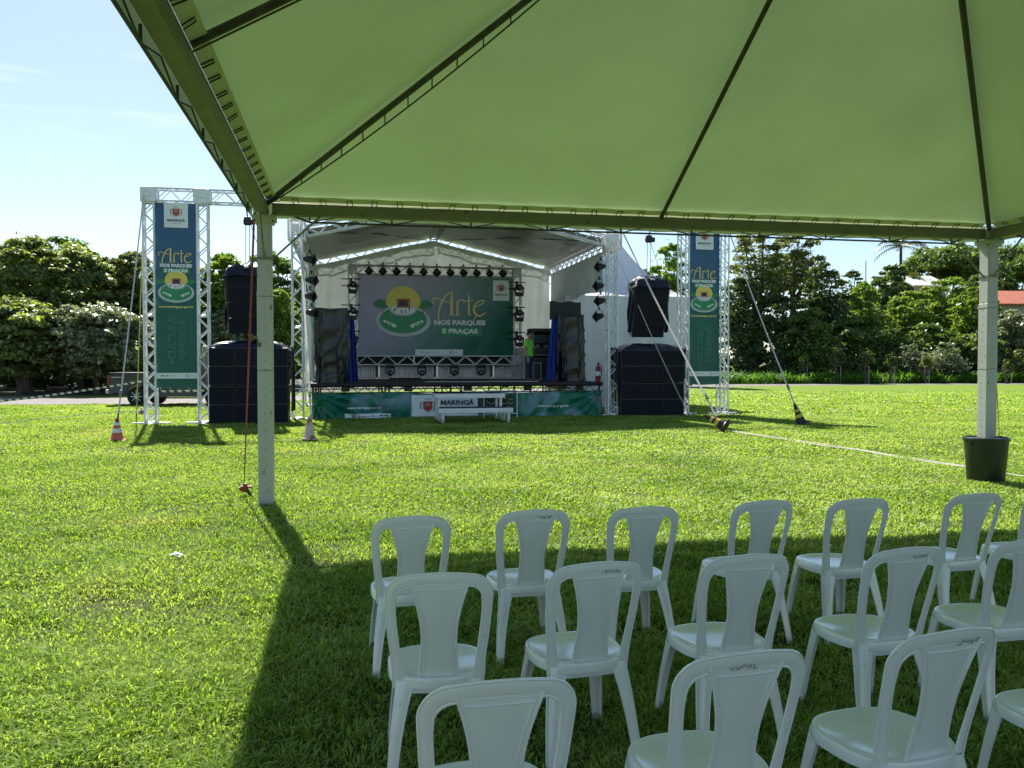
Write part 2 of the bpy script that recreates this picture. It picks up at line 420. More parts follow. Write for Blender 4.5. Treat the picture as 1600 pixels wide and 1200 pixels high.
road_pts = [(-70, 44.5, 9), (-45, 40.5, 8.5), (-25.5, 37.2, 8), (-14, 37.4, 5.5), (-6, 43.5, 5), (4, 54, 5.5), (16, 64.0, 6.2), (32, 68.5, 6.5), (60, 71, 7), (120, 74, 8)]
mb = MB(); g = [[], [], []]
for i, (x, y, wd) in enumerate(road_pts):
    a = Vector(road_pts[max(i - 1, 0)][:2]); b = Vector(road_pts[min(i + 1, len(road_pts) - 1)][:2]); d = (b - a).normalized(); nn = Vector((-d.y, d.x))
    for k, q in enumerate((-.5, 0, .5)):
        g[k].append((x + nn.x * wd * q, y + nn.y * wd * q, .006))
mb.grid(g); tag(mb.build('gravel_road', M['gravel']), kind='structure')

# ------------------------------------------------------------------ grass (uncountable: one object)
def blades_mesh(name, mat, rings, xlim, keep, seed, thin=False):
    """rings: list of (y0, y1, per m2, height, half width)"""
    rng = np.random.default_rng(seed); V = []
    for y0, y1, dens, hgt, hw in rings:
        def half(y): return y * .70 + xlim
        area = (half(y0) + half(y1)) * (y1 - y0)
        n = int(area * dens)
        y = rng.uniform(y0, y1, n * 2); x = rng.uniform(-1, 1, n * 2) * half(y1)
        ok = np.abs(x) < half(y); x, y = x[ok], y[ok]
        ok = keep(x, y); x, y = x[ok], y[ok]; n = len(x)
        patch = np.sin(x * 1.7 + 1.3 * np.sin(y * 1.1)) * np.sin(y * 2.1 + 1.1 * np.sin(x * .9)) + .5 * np.sin(x * 5.1 + y * 3.3) * np.sin(y * 4.7 - x * 2.1) + .45 * np.sin(x * 13.7 + 2 * np.sin(y * 6.1)) * np.sin(y * 15.1 + 2 * np.sin(x * 7.3))
        if thin:
            ok = rng.random(n) < .72 + .38 * patch; x, y, patch = x[ok], y[ok], patch[ok]; n = len(x)
        h = hgt * rng.uniform(.5, 1.3, n) * (1 + .34 * patch); a = rng.uniform(0, 2 * np.pi, n)
        lean = rng.uniform(.25, 1.5, n) * h; w = hw * rng.uniform(.7, 1.3, n)
        dx, dy = np.cos(a), np.sin(a); px, py = -dy, dx
        z0 = np.zeros(n)
        base = np.stack([x, y, z0], 1)
        mid = np.stack([x + dx * lean * .42, y + dy * lean * .42, h * .68], 1)
        side = np.stack([px * w, py * w, z0], 1)
        tip = np.stack([x + dx * lean, y + dy * lean, h * rng.uniform(.75, 1.0, n)], 1)
        V.append(np.stack([base, mid - side, tip, mid + side], 1).reshape(-1, 3))
    V = np.concatenate(V); n = len(V) // 4
    me = bpy.data.meshes.new(name); me.vertices.add(len(V)); me.vertices.foreach_set('co', V.astype(np.float32).ravel())
    me.loops.add(len(V)); me.loops.foreach_set('vertex_index', np.arange(len(V), dtype=np.int32))
    me.polygons.add(n); me.polygons.foreach_set('loop_start', np.arange(0, len(V), 4, dtype=np.int32))
    me.polygons.foreach_set('loop_total', np.full(n, 4, np.int32)); me.materials.append(mat); me.update(calc_edges=True)
    o = bpy.data.objects.new(name, me); COL.objects.link(o); return o
def grass_mat(name, c0, c1, c2, trans=.45):
    m, n, l, p = new_mat(name)
    g = n.new('ShaderNodeNewGeometry'); t = n.new('ShaderNodeTexCoord')
    z = n.new('ShaderNodeTexNoise'); z.inputs['Scale'].default_value = .55; z.inputs['Detail'].default_value = 5
    a = n.new('ShaderNodeMath'); a.operation = 'MULTIPLY_ADD'; a.inputs[1].default_value = .6
    s = n.new('ShaderNodeMath'); s.operation = 'MULTIPLY_ADD'; s.inputs[1].default_value = 1.2; s.inputs[2].default_value = -.4
    l.new(t.outputs['Object'], z.inputs['Vector']); l.new(z.outputs['Fac'], s.inputs[0]); l.new(g.outputs['Random Per Island'], a.inputs[0]); l.new(s.outputs[0], a.inputs[2])
    r = n.new('ShaderNodeValToRGB'); e = r.color_ramp.elements; e[0].color = c0 + (1,); e[1].color = c2 + (1,); k = e.new(.5); k.color = c1 + (1,)
    l.new(a.outputs[0], r.inputs['Fac']); l.new(r.outputs['Color'], p.inputs['Base Color'])
    p.inputs['Roughness'].default_value = .5; p.inputs['Specular IOR Level'].default_value = .25
    zp = n.new('ShaderNodeTexNoise'); zp.inputs['Scale'].default_value = .42; zp.inputs['Detail'].default_value = 6; zp.inputs['Roughness'].default_value = .65     # dry, worn patches
    rp = n.new('ShaderNodeValToRGB'); rp.color_ramp.elements[0].position = .56; rp.color_ramp.elements[1].position = .72
    kp = n.new('ShaderNodeMath'); kp.operation = 'MULTIPLY'; kp.inputs[1].default_value = .6
    mp_ = n.new('ShaderNodeMixRGB'); mp_.inputs['Color2'].default_value = (.50, .46, .24, 1)
    l.new(t.outputs['Object'], zp.inputs['Vector']); l.new(zp.outputs['Fac'], rp.inputs['Fac']); l.new(rp.outputs['Color'], kp.inputs[0]); l.new(kp.outputs[0], mp_.inputs['Fac'])
    l.new(r.outputs['Color'], mp_.inputs['Color1']); r = mp_; l.new(r.outputs['Color'], p.inputs['Base Color'])
    tr = n.new('ShaderNodeBsdfTranslucent'); mc = n.new('ShaderNodeMixRGB'); mc.blend_type = 'MULTIPLY'; mc.inputs['Fac'].default_value = 1; mc.inputs['Color2'].default_value = (1.5, 1.5, .55, 1)
    l.new(r.outputs['Color'], mc.inputs['Color1']); l.new(mc.outputs['Color'], tr.inputs['Color'])
    ms = n.new('ShaderNodeMixShader'); ms.inputs[0].default_value = trans
    l.new(p.outputs[0], ms.inputs[1]); l.new(tr.outputs[0], ms.inputs[2]); l.new(ms.outputs[0], n['Material Output'].inputs['Surface'])
    return m
GM = grass_mat('grass_blades', (.075, .165, .020), (.265, .40, .065), (.45, .53, .23))
tag(blades_mesh('grass', GM, [(.6, 5, 5600, .058, .0042), (5, 9, 3200, .058, .0058), (9, 15, 2300, .047, .0078), (15, 27, 800, .042, .0125), (27, 36, 230, .055, .022), (36, 50, 75, .06, .032)], 2.2,
                lambda x, y: (y < np.interp(x, [-60, -25, -14, -6, 4, 16], [36, 32.6, 34, 40, 50, 58])) & (np.random.default_rng(8).random(len(x)) < np.clip((54 - y) / 22, 0, 1)), 3, True),
    'short bright green lawn grass with broad blades', 'grass', kind='stuff')
GT = grass_mat('tall_grass_blades', (.04, .11, .012), (.075, .19, .02), (.14, .28, .04))
def verge(x, y): return (x > 12) & (y > 66.5 + .13 * np.clip(x - 12, 0, 60)) & (y < 80)
tag(blades_mesh('tall_grass', GT, [(64, 82, 45, .75, .05)], 4, verge, 5), 'tall rough grass growing along the far side of the gravel road', 'grass', kind='stuff')

# ================================================================== FRAME TENT
tent = thing('frame_tent', 'large pyramid frame tent with pale canvas roof and square steel poles over the chairs', 'tent', TENT, TH)
EV, AP, S10 = 3.66, 6.52, 10.0
corners = [(0, 0), (S10, 0), (S10, -S10), (0, -S10)]
apex = Vector((5, -5, AP))
# roof canvas: four subdivided panels with a little slack
mb = MB(); N1, N2 = 96, 44
for k in range(4):
    a = Vector((*corners[k], EV + .03)); b = Vector((*corners[(k + 1) % 4], EV + .03)); top = apex + Vector((0, 0, .03))
    nn = (b - a).cross(top - a).normalized()
    if nn.z < 0: nn = -nn
    g = []
    for i in range(N2 + 1):
        f = i / N2; p, q = a.lerp(top, f), b.lerp(top, f); row = []
        for j in range(N1 + 1):
            e = j / N1; v = p.lerp(q, e)
            slack = abs(math.sin(2 * math.pi * e)) * math.sin(math.pi * min(1, f * 1.05)) * .05
            wr = .012 * mnoise.noise(Vector((v.x * .9, v.y * .9, 3))) + .007 * mnoise.noise(Vector((v.x * 3.1, v.y * 3.1, 9)))
            edge = min(1, 6 * min(e, 1 - e) + .0) * min(1, 5 * f)
            hipd = min(e, 1 - e) * 10 * (1 - f); up_ = f * 6.3          # creases pulled out of the hip seams, welded panel seams
            wr += .024 * math.sin(up_ * 9 + 2 * mnoise.noise(Vector((up_ * 1.3, k, 5)))) * math.exp(-hipd * 1.5) * max(0, mnoise.noise(Vector((up_ * .8, k * 3 + (e > .5) * 7, 2))) + .35)
            wr += .006 * math.exp(-((((e - .5) * 10 * (1 - f) + 20.7) % 1.4 - .7) / .05) ** 2)
            row.append(v + nn * (slack + wr * edge))
        g.append(row)
    mb.grid(g)
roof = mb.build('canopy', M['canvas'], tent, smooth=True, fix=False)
# bright hem that the cord laces to the beam
mb = MB()
for k in range(4):
    a = Vector((*corners[k], 0)); b = Vector((*corners[(k + 1) % 4], 0)); d = (b - a).normalized(); inn = Vector((d.y, -d.x, 0)); L = 10
    g = [[], []]
    for i in range(61):
        p = a + d * (.18 + (L - .36) * i / 60); w_ = .004 * math.sin(i * 2.1)
        g[0].append(p + inn * (.035) + Vector((0, 0, EV - .035 + w_))); g[1].append(p + inn * .14 + Vector((0, 0, EV + .018 + w_)))
    mb.grid(g)
mb.build('canopy_hem', M['hem'], roof, smooth=True, fix=False)
# lacing loops
mb = MB()
for k in range(4):
    a = Vector((*corners[k], 0)); b = Vector((*corners[(k + 1) % 4], 0)); d = (b - a).normalized(); inn = Vector((d.y, -d.x, 0))
    for i in range(31):
        p = a + d * (.35 + i * .31 + random.uniform(-.02, .02)); sk = d * random.uniform(-.05, .05)
        A = p + inn * .042 + Vector((0, 0, EV - .05)); B = p + inn * .115 + sk * .5 + Vector((0, 0, EV - .004)); C_ = B + d * .06; D_ = A + d * .06
        mb.path([A, B, C_, D_], .0055, 4)
    A = a + d * .3 + inn * .03 + Vector((0, 0, EV - .06))
    mb.path([A + d * (9.4 * i / 40) + Vector((0, 0, .008 * math.sin(i * 1.3))) for i in range(41)], .006, 4)
mb.build('lacing_cord', M['cord'], tent)
# eave beams with outer truss chord and valance
for k in range(4):
    a = Vector((*corners[k], 0)); b = Vector((*corners[(k + 1) % 4], 0)); d = (b - a).normalized(); inn = Vector((d.y, -d.x, 0)); o_ = -inn
    mb = MB(); Rb = Matrix((d, inn, Vector((0, 0, 1)))).transposed()
    mb.bbox((a + b) / 2 + Vector((0, 0, EV - .105)), (9.82, .07, .13), 0, Rb, .006)
    mb.bbox((a + b) / 2 + Vector((0, 0, EV - .172)) + o_ * .03, (9.8, .12, .012), 0, Rb, .003)
    bm_ = mb.build('eave_beam', M['steel'], tent)
    mb = MB()
    lo = Vector((0, 0, EV - .235)); q0, q1 = a + d * .52 + o_ * .13, b - d * .52 + o_ * .13
    mb.tube(q0 + lo, q1 + lo, .013, 6)
    n = 9
    for i in range(n):
        p = q0.lerp(q1, i / n) + lo; r_ = q0.lerp(q1, (i + 1) / n) + lo; m_ = (p + r_) / 2
        mb.tube(p, p + Vector((0, 0, .1)), .011, 5); top = Vector((0, 0, EV - .125))
        mb.tube(p, q0.lerp(q1, (i + .5) / n) + top, .007, 4); mb.tube(q0.lerp(q1, (i + .5) / n) + top, r_, .007, 4)
    mb.tube(q1 + lo, q1 + lo + Vector((0, 0, .1)), .011, 5)
    for e, sg in ((q0, -1), (q1, 1)): mb.tube(e + lo, e + d * sg * .22 + Vector((0, 0, EV - .15)), .013, 5)
    mb.build('truss_chord', M['darksteel'], bm_)
    mb = MB(); g = [[], [], []]
    for i in range(81):
        p = a.lerp(b, i / 80) + o_ * .0; w_ = .006 * math.sin(i * .9) + .004 * math.sin(i * 2.3)
        ext = d * ((i / 80 - .5) * .30)
        g[0].append(p + ext * .3 + o_ * .06 + Vector((0, 0, EV + .02))); g[1].append(p + ext + o_ * (.145 + w_) + Vector((0, 0, EV - .07))); g[2].append(p + ext + o_ * (.16 + w_) + Vector((0, 0, EV - .20 + w_)))
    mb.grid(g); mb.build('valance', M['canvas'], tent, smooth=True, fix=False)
# hip rafters with a thin bracing rod, and mid rafters
for k, c in enumerate(corners):
    a = Vector((*c, EV - .03)); mb = MB(); e = a.lerp(apex, .985)
    off = Vector((0, 0, -.035)); mb.tube(a + off, e + off, .032, 6)
    dn = Vector((0, 0, -1)); pts = [a.lerp(apex, f) + dn * (.05 + .13 * math.sin(math.pi * min(1, f * 1.6)) ** .7) for f in [.01] + [i / 22 for i in range(1, 15)]]
    mb.path(pts, .009, 5)
    for i in range(1, 14, 1):
        f = i / 22; mb.tube(a.lerp(apex, f) + off, pts[i], .007, 4)
    mb.build('hip_rafter', M['darksteel'], tent)
    m_ = (a + Vector((*corners[(k + 1) % 4], EV - .03))) / 2; mb = MB()
    mb.tube(m_ + off + (apex - m_) * .008, m_.lerp(apex, .985) + off, .028, 6)
    mb.path([m_.lerp(apex, f) + dn * .085 for f in (.01, .3, .6, .95)], .007, 4)
    mb.build('mid_rafter', M['darksteel'], tent)
mb = MB(); mb.lathe([(.0, AP - .3), (.12, AP - .28), (.14, AP - .1), (.1, AP), (0, AP + .03)], 12, 0, (5, -5, 0)); mb.build('apex_crown', M['darksteel'], tent)
# poles
for k, c in enumerate(corners):
    mb = MB(); x, y = c
    mb.bbox((x, y, 1.28), (.176, .176, 2.56), 0, None, .008)
    mb.bbox((x, y, 2.97), (.168, .168, .86), 0, None, .008)
    for i in range(24):
        z = .16 + i * .105
        for fx, fy in ((0, -1), (-1, 0)):
            mb.tube((x + fx * .086, y + fy * .086, z), (x + fx * .0895, y + fy * .0895, z), .007, 6, 1)
    po = mb.build('pole', [M['pole'], M['darksteel']], tent)
    mb = MB(); mb.bbox((x, y, 3.43), (.27, .27, .06), 0, None, .008); mb.bbox((x, y, 3.385), (.22, .22, .04), 0, None, .006); mb.bbox((x, y, 3.55), (.10, .10, .2), 0, None, .01)
    for sx in (-.1, .1):
        for sy in (-.1, .1): mb.tube((x + sx, y + sy, 3.38), (x + sx, y + sy, 3.48), .014, 6, 1)
    mb.build('pole_cap', [M['pole'], M['darksteel']], po)
    for zc, wc, hc in ((2.95, .19, .035), (2.50, .183, .012), (1.62, .181, .01)):
        mb = MB(); mb.bbox((x, y, zc), (wc, wc, hc), 0, None, .003); mb.build('collar', M['steel'], po)
    for j in (1, -1):
        o2 = Vector((*corners[(k + j) % 4], 0)); dd = (o2 - Vector((x, y, 0))).normalized(); mb = MB()
        mb.tube(Vector((x, y, 2.95)) + dd * .09, Vector((x, y, EV - .17)) + dd * .66, .013, 6); mb.build('knee_brace', M['steel'], po)

# tie-down straps of the tent
def strap_to_peg(label, top, foot, mat, group, ratchet_up=.0):
    t = thing('tie_down_strap', label, 'tie-down strap', foot, 0, group)
    top = Vector(top) - Vector(foot); mb = MB()
    n_ = 10; pts = [Vector((0, 0, .10)).lerp(top, i / n_) for i in range(n_ + 1)]
    side = top.cross(Vector((0, 1, 0))).normalized()
    g = [[p - side * (.013 if i > 4 else .005 + .0015 * i) for i, p in enumerate(pts)], [p + side * (.013 if i > 4 else .005 + .0015 * i) for i, p in enumerate(pts)]]
    mb.grid(g, 0, .003); mb.build('webbing', mat, t, fix=True)
    mb = MB(); mb.bbox((0, 0, .12), (.09, .05, .07), 0, Matrix.Rotation(.3, 3, 'Y'), .012); mb.tube((-.06, 0, .13), (.1, .01, .15), .014, 8); mb.bbox((.02, 0, .17), (.05, .04, .05), 0, None, .01); mb.build('ratchet', M['red'], t)
    mb = MB(); mb.tube((.1, .0, .015), (.03, 0, .13), .022, 8); mb.tube((.1, 0, .01), (.13, 0, -.05), .02, 8); mb.build('peg', M['black'], t)
    return t
fp = ground_at(381, 779)
strap_to_peg('red ratchet strap pegged to the lawn left of the left tent pole', TW(-.11, -.11, 3.4), fp, M['rope_r'], 'tent tie-down straps')
fp = ground_at(1562, 695)
strap_to_peg('thin faded strap running to the ground behind the dark bin at the right tent pole', TW(10.12, .14, 3.3), fp, M['rope_r'], 'tent tie-down straps')

# ================================================================== CHAIRS
def chair_y(x, z):
    k = max(0, (z - .42) / .45)
    return -.178 - .115 * k ** 1.15 + .65 * x * x
def make_chair():
    root = thing('plastic_chair', 'x', 'chair')
    mat = M['plastic']
    # seat: dished plate with a rolled rim
    mb = MB(); n = 44
    def outl(k, sc=1.0, z=.44):
        a = 2 * math.pi * k / n; c, s_ = math.cos(a), math.sin(a)
        x = .205 * math.copysign(abs(c) ** .72, c); y = .205 * math.copysign(abs(s_) ** .78, s_)
        x *= 1 + .05 * y / .2
        return Vector((x * sc, y * sc, z))
    rings = [(.02, .428), (.45, .429), (.75, .433), (.90, .4405), (.965, .444), (1.0, .441), (1.015, .432), (1.018, .40), (.99, .398), (.975, .425), (.6, .421), (.02, .419)]
    vs = [outl(k, sc, z) for sc, z in rings for k in range(n)]
    fs = [(i * n + k, i * n + (k + 1) % n, (i + 1) * n + (k + 1) % n, (i + 1) * n + k) for i in range(len(rings) - 1) for k in range(n)]
    fs += [tuple(range(n)), tuple(range((len(rings) - 1) * n, len(rings) * n))]
    mb.add(vs, fs); mb.build('seat', mat, root, smooth=True)
    # backrest: hooped frame with a waisted splat between
    mb = MB()
    cl = []
    for z, x in ((.395, .158), (.43, .162), (.48, .167), (.54, .174), (.60, .181), (.66, .187), (.72, .191), (.765, .192)): cl.append((x, z))
    for a in range(8, 91, 9): cl.append((.192 - .075 + .075 * math.cos(rad(a)), .775 + .078 * math.sin(rad(a))))
    for x in (.095, .06, .02): cl.append((x, .853 + .010 * (1 - (x / .12) ** 2)))
    cl = cl + [(-x, z) for x, z in reversed(cl)]
    rows = []
    for i, (x, z) in enumerate(cl):
        x0, z0 = cl[max(i - 1, 0)]; x1, z1 = cl[min(i + 1, len(cl) - 1)]
        d = Vector((x1 - x0, z1 - z0)).normalized(); nn = Vector((d.y, -d.x))   # outward
        hw = .0165 + .008 * max(0, min(1, (z - .74) / .1)); hw += .006 * max(0, min(1, (.52 - z) / .1)); row = []
        for q in (-1, -.86, -.5, 0, .5, .86, 1):
            X, Z = x + nn.x * hw * q, z + nn.y * hw * q
            row.append(Vector((X, chair_y(X, Z) - .005 * (1 - q * q) ** .6, Z)))
        rows.append(row)
    mb.grid(rows, 0, .006)
    for e in (0, 6): mb.path([r[e] for r in rows], .0048, 6)
    def hwid(z):
        t = (z - .40) / .44; return .085 - .045 * math.sin(math.pi * min(1, t * 1.0)) * .34 - .004 * t + .034 * max(0, (t - .45) / .55) ** 1.7
    zz = [.385 + (.842 - .385) * i / 20 for i in range(21)]; rows = []
    for z in zz:
        h = hwid(z); rows.append([Vector((h * q, chair_y(h * q, z) - .004, z)) for q in (-1, -.7, -.35, 0, .35, .7, 1)])
    mb.grid(rows, 0, .005)
    for sg in (-1, 1):
        mb.path([Vector((sg * hwid(z), chair_y(hwid(z), z) - .004, z)) for z in zz], .0046, 6)
        mb.path([Vector((sg * (hwid(z) - .016), chair_y(hwid(z), z) - .006, z)) for z in zz[2:-1]], .0028, 5)
    for z in (zz[2], zz[-2]):
        h = hwid(z) - .016; mb.path([Vector((h * q / 4, chair_y(h * q / 4, z) - .006, z)) for q in range(-4, 5)], .0028, 5)
    # apron between the rear legs
    rows = []
    for z in (.375, .40, .43):
        rows.append([Vector((.115 * q / 4, -.186 + .35 * (.115 * q / 4) ** 2, z)) for q in range(-4, 5)])
    mb.grid(rows, 0, .006)
    mb.build('backrest', mat, root, smooth=True)
    # legs: tapering angled channels
    for sx in (-1, 1):
        for sy in (-1, 1):
            mb = MB(); rows = []
            for i in range(9):
                t = i / 8; z = .425 * (1 - t)
                cx = sx * (.152 + .043 * t + .006 * math.sin(math.pi * t)); cy = (.150 + .055 * t) if sy > 0 else -(.158 + .085 * t)
                wl = .056 - .022 * t + .016 * (1 - t) ** 4; row = []
                # arc from facing -x/+x side round to facing front/back
                A = [(-wl * 1.0 * sx, 0), (-wl * .5 * sx, .003 * sy), (-wl * .12 * sx, .0), (0, -wl * .12 * sy), (-.001 * sx, -wl * .45 * sy), (-.002 * sx, -wl * .8 * sy)]
                for ax, ay in A: row.append(Vector((cx + ax + .016 * sx, cy + ay + .016 * sy, z)))
                rows.append(row)
            mb.grid(rows, 0, .005); mb.path([r[0] for r in rows], .0035, 5); mb.path([r[-1] for r in rows], .0035, 5)
            mb.build('leg', mat, root, smooth=True)
    return root
def make_scrawl(parent, rng, off):
    mb = MB(); x = off
    for k in range(5):
        pts = []
        for i in range(5):
            X = x + rng.uniform(-.008, .008) + i * .002; Z = .847 + rng.uniform(-.009, .009)
            pts.append(Vector((X, chair_y(X, Z) - .0125, Z)))
        mb.path(pts, .0011, 4); x += .018
    mb.build('marker_scrawl', M['scrawl'], parent)
CH = [  # px, py of the top of the back; extra turn in degrees; label
    (640, 808, 0.5, 'white plastic chair at the far left end of the front row, beside the bare lawn'),
    (833, 798, 2, 'white plastic chair second from the left in the front row nearest the stage'),
    (1006, 793, 0, 'white plastic chair third from the left in the front row nearest the stage'),
    (1195, 783, 6, 'white plastic chair in the exact middle of the front row, turned strongly left'),
    (1345, 780, 1, 'white plastic chair third from the right in the front row nearest the stage'),
    (1527, 772, 3, 'white plastic chair in the front row standing closest in front of the dark bin'),
    (1650, 766, 0, 'white plastic chair at the right end of the front row, mostly cut off'),
    (683, 897, -4, 'white plastic chair at the left end of the second row, seen squarely from behind'),
    (934, 880, 5, 'white plastic chair second from left in the second row, dark mark atop its back'),
    (1170, 868, 3, 'white plastic chair in the middle of the second row'),
    (1421, 857, 5, 'white plastic chair second from the right in the second row, turned strongly left'),
    (1616, 843, 2, 'white plastic chair at the right end of the second row, back partly cut off'),
    (780, 1065, 0, 'white plastic chair at the left end of the nearest row, only its back showing'),
    (1168, 1021, 4, 'white plastic chair mid nearest row with faint marker writing on its back'),
    (1490, 986, 7, 'white plastic chair third in the nearest row, its whole round seat in view'),
    (1795, 958, 3, 'white plastic chair at the lower right corner, only seat edge and leg in view'),
]
chair0 = make_chair(); rngc = random.Random(4)
scr = []
for i, (px, py, dr, lab) in enumerate(CH):
    c = chair0 if i == 0 else copy_tree(chair0)
    p = ground_at(px + 4, py, .884); yaw = TH + rad(dr)
    off = Matrix.Rotation(yaw, 3, 'Z') @ Vector((0, .295, 0))
    c.location = (p.x + off.x, p.y + off.y, 0); c.rotation_euler = (0, 0, yaw)
    tag(c, lab, 'chair', 'white plastic chairs set out in rows'); scr.append(c)
for i in (8, 13, 14, 1, 10): make_scrawl([o for o in scr[i].children if o.name.startswith('backrest')][0], rngc, .01 if i != 13 else -.06)

# ================================================================== BIN, SHADED_LITTER, ROPE ON THE LAWN
bp = ground_at(1540, 755)
t = thing('waste_bin', 'round black-green plastic bin standing at the foot of the right tent pole', 'bin', (bp.x, bp.y, 0))
mb = MB(); mb.lathe([(.0, .012), (.222, .012), (.232, .0), (.238, .02), (.284, .60), (.286, .64), (.279, .64), (.275, .60), (.228, .05), (0, .045)], 40); mb.build('tub', M['bucket'], t, smooth=True)
mb = MB(); mb.lathe([(.282, .612), (.297, .612), (.301, .622), (.301, .648), (.295, .656), (.281, .656), (.276, .64)], 40)
for a in (3.5, .4): mb.bbox((.292 * math.cos(a), .292 * math.sin(a), .585), (.05, .03, .03), 0, Matrix.Rotation(a, 3, 'Z'), .006)
mb.build('rim', M['bucket'], t, smooth=True)
lp = ground_at(274, 878)
mb = MB(); rr = random.Random(2)
g = [[Vector(((i - 3) * .022 + rr.uniform(-.006, .006), (j - 2) * .02 + rr.uniform(-.006, .006), .055 + rr.uniform(-.015, .022))) for j in range(5)] for i in range(7)]
mb.grid(g, 0, .003); tag(mb.build('paper_scrap', M['white'], loc=(lp.x, lp.y, 0)), 'crumpled white paper scrap lying on the sunny lawn', 'litter')
for k, (dx, lab) in enumerate(((0, 'long pale rope lying slack across the lawn towards the dark bin, nearer strand'), (.22, 'long pale rope lying slack across the lawn towards the dark bin, farther strand'))):
    mb = MB(); pts = []
    ctl = [(1140, 677), (1172, 682), (1230, 690), (1290, 701), (1350, 709), (1420, 721), (1500, 734), (1560, 743), (1640, 756)]
    for i, (px, py) in enumerate(ctl):
        q = ground_at(px, py); pts.append(Vector((q.x + dx * .3, q.y + dx * (1 if i < 6 else .15), .05 + .012 * math.sin(i * 2.2 + k))))
    fine = []
    for i in range(len(pts) - 1):
        for j in range(6): fine.append(pts[i].lerp(pts[i + 1], j / 6) + Vector((0, .02 * math.sin(i * 6 + j + k * 2), 0)))
    mb.path(fine, .008, 5); tag(mb.build('rope', M['rope'], None, smooth=True), lab, 'rope', 'ropes lying on the lawn')

# ================================================================== STAGE
ORD = ['first', 'second', 'third', 'fourth', 'fifth', 'sixth', 'seventh', 'eighth', 'ninth', 'tenth', 'eleventh']
# deck
deck = thing('stage_deck', 'raised black stage platform with open lattice edge above the green skirt banner', 'stage', SW(0, 0), TH)
mb = MB(); mb.bbox((.05, 4.25, 1.05), (9.3, 8.1, .09), 0, None, .01); mb.build('deck_top', M['deck'], deck)
mb = MB(); random.seed(5)
for yy in (.25, 4.0, 8.2):
    mb.tube((-4.58, yy, .99), (4.68, yy, .99), .02, 5); mb.tube((-4.58, yy, .80), (4.68, yy, .80), .02, 5)
    n = 46
    for i in range(n):
        x0, x1 = -4.55 + 9.2 * i / n, -4.55 + 9.2 * (i + 1) / n
        mb.tube((x0, yy, .80 if i % 2 else .99), (x1, yy, .99 if i % 2 else .80), .011, 4)
    for i in range(5): mb.bbox((-3.6 + 1.85 * i + random.uniform(-.3, .3), yy + .1, .9), (.25, .12, .14), 0, None, .01)
mb.build('edge_lattice', M['black'], deck)
for yy in (.3, 2.9, 5.5, 8.15):
    for xx in (-4.5, -2.2, .05, 2.3, 4.6):
        mb = MB(); mb.tube((xx, yy, 0), (xx, yy, 1.0), .03, 8); mb.bbox((xx, yy, .01), (.12, .12, .02)); mb.build('deck_leg', M['black'], deck)
# cloth on deck
mb = MB(); g = [[Vector((i * .14, j * .1, .012 + .05 * abs(math.sin(i * 1.7 + j * 2.1)))) for j in range(4)] for i in range(9)]
mb.grid(g, 0, .01); p = SW(-1.95, 4.6, 1.1); o = mb.build('folded_cloth', M['redcloth'], None, True, loc=p); o.rotation_euler.z = TH
tag(o, 'dark red cloth lying crumpled on the black stage floor', 'cloth')

# skirt banner
skirt = thing('skirt_banner', 'wrinkled green and grey banner hung along the front of the stage deck', 'banner', SW(0, .12), TH)
x0, x1, z0, z1 = -4.52, 4.62, .015, .80
def skirt_y(x, z):
    f = (x - x0) / (x1 - x0); d1 = math.hypot(x - x0, (z - z1)); a = math.atan2(z1 - z, x - x0 + .02)
    w = .035 * math.sin(a * 26) * min(1, d1 * 1.2) * math.exp(-d1 * .55)
    w += .028 * math.sin(x * 5.2 + z * 4.5 + 1.2 * math.sin(x * 1.7)) * (1 - .4 * f) + .016 * math.sin(x * 11 - z * 7)
    d2 = math.hypot(x - x1, z - z1); w += .03 * math.sin(math.atan2(z1 - z, x1 - x + .02) * 20) * math.exp(-d2 * .6)
    return w * 2.2 * (1 - .75 * math.exp(-((x + .5) / 1.1) ** 4))
mb = MB(); g = []
for i in range(131):
    x = x0 + (x1 - x0) * i / 130; row = []
    for j in range(17):
        z = z0 + (z1 - z0) * j / 16 + (.02 * math.sin(x * 2.3) - .015) * (j / 16) * math.sin(math.pi * i / 130); row.append(Vector((x, skirt_y(x, z), z)))
    g.append(row)
mb.grid(g, 0, .004)
mb.build('banner_cloth', grad_mat('skirt_print', [(.0, (.010, .13, .08)), (.36, (.016, .17, .11)), (.50, (.10, .24, .24)), (.68, (.20, .28, .32)), (.8, (.12, .26, .25)), (1, (.016, .16, .10))], Vector((.42, 0, .75)), -2.2, 2.4, .34, wave=2.2), skirt, True)
def patch(mb, xa, xb, za, zb, mi=0, off=.012, nx=16, nz=6):
    g = [[Vector((xa + (xb - xa) * i / nx, skirt_y(xa + (xb - xa) * i / nx, za + (zb - za) * j / nz) - off, za + (zb - za) * j / nz)) for j in range(nz + 1)] for i in range(nx + 1)]
    mb.grid(g, mi)
def drape_text(mb, txt, x, z, size, mi, **k):
    b = len(mb.v); put_text(mb, txt, x, z, size, mi, **k)
    mb.v[b:] = [(v[0], skirt_y(v[0], v[2]) - .026, v[2]) for v in mb.v[b:]]
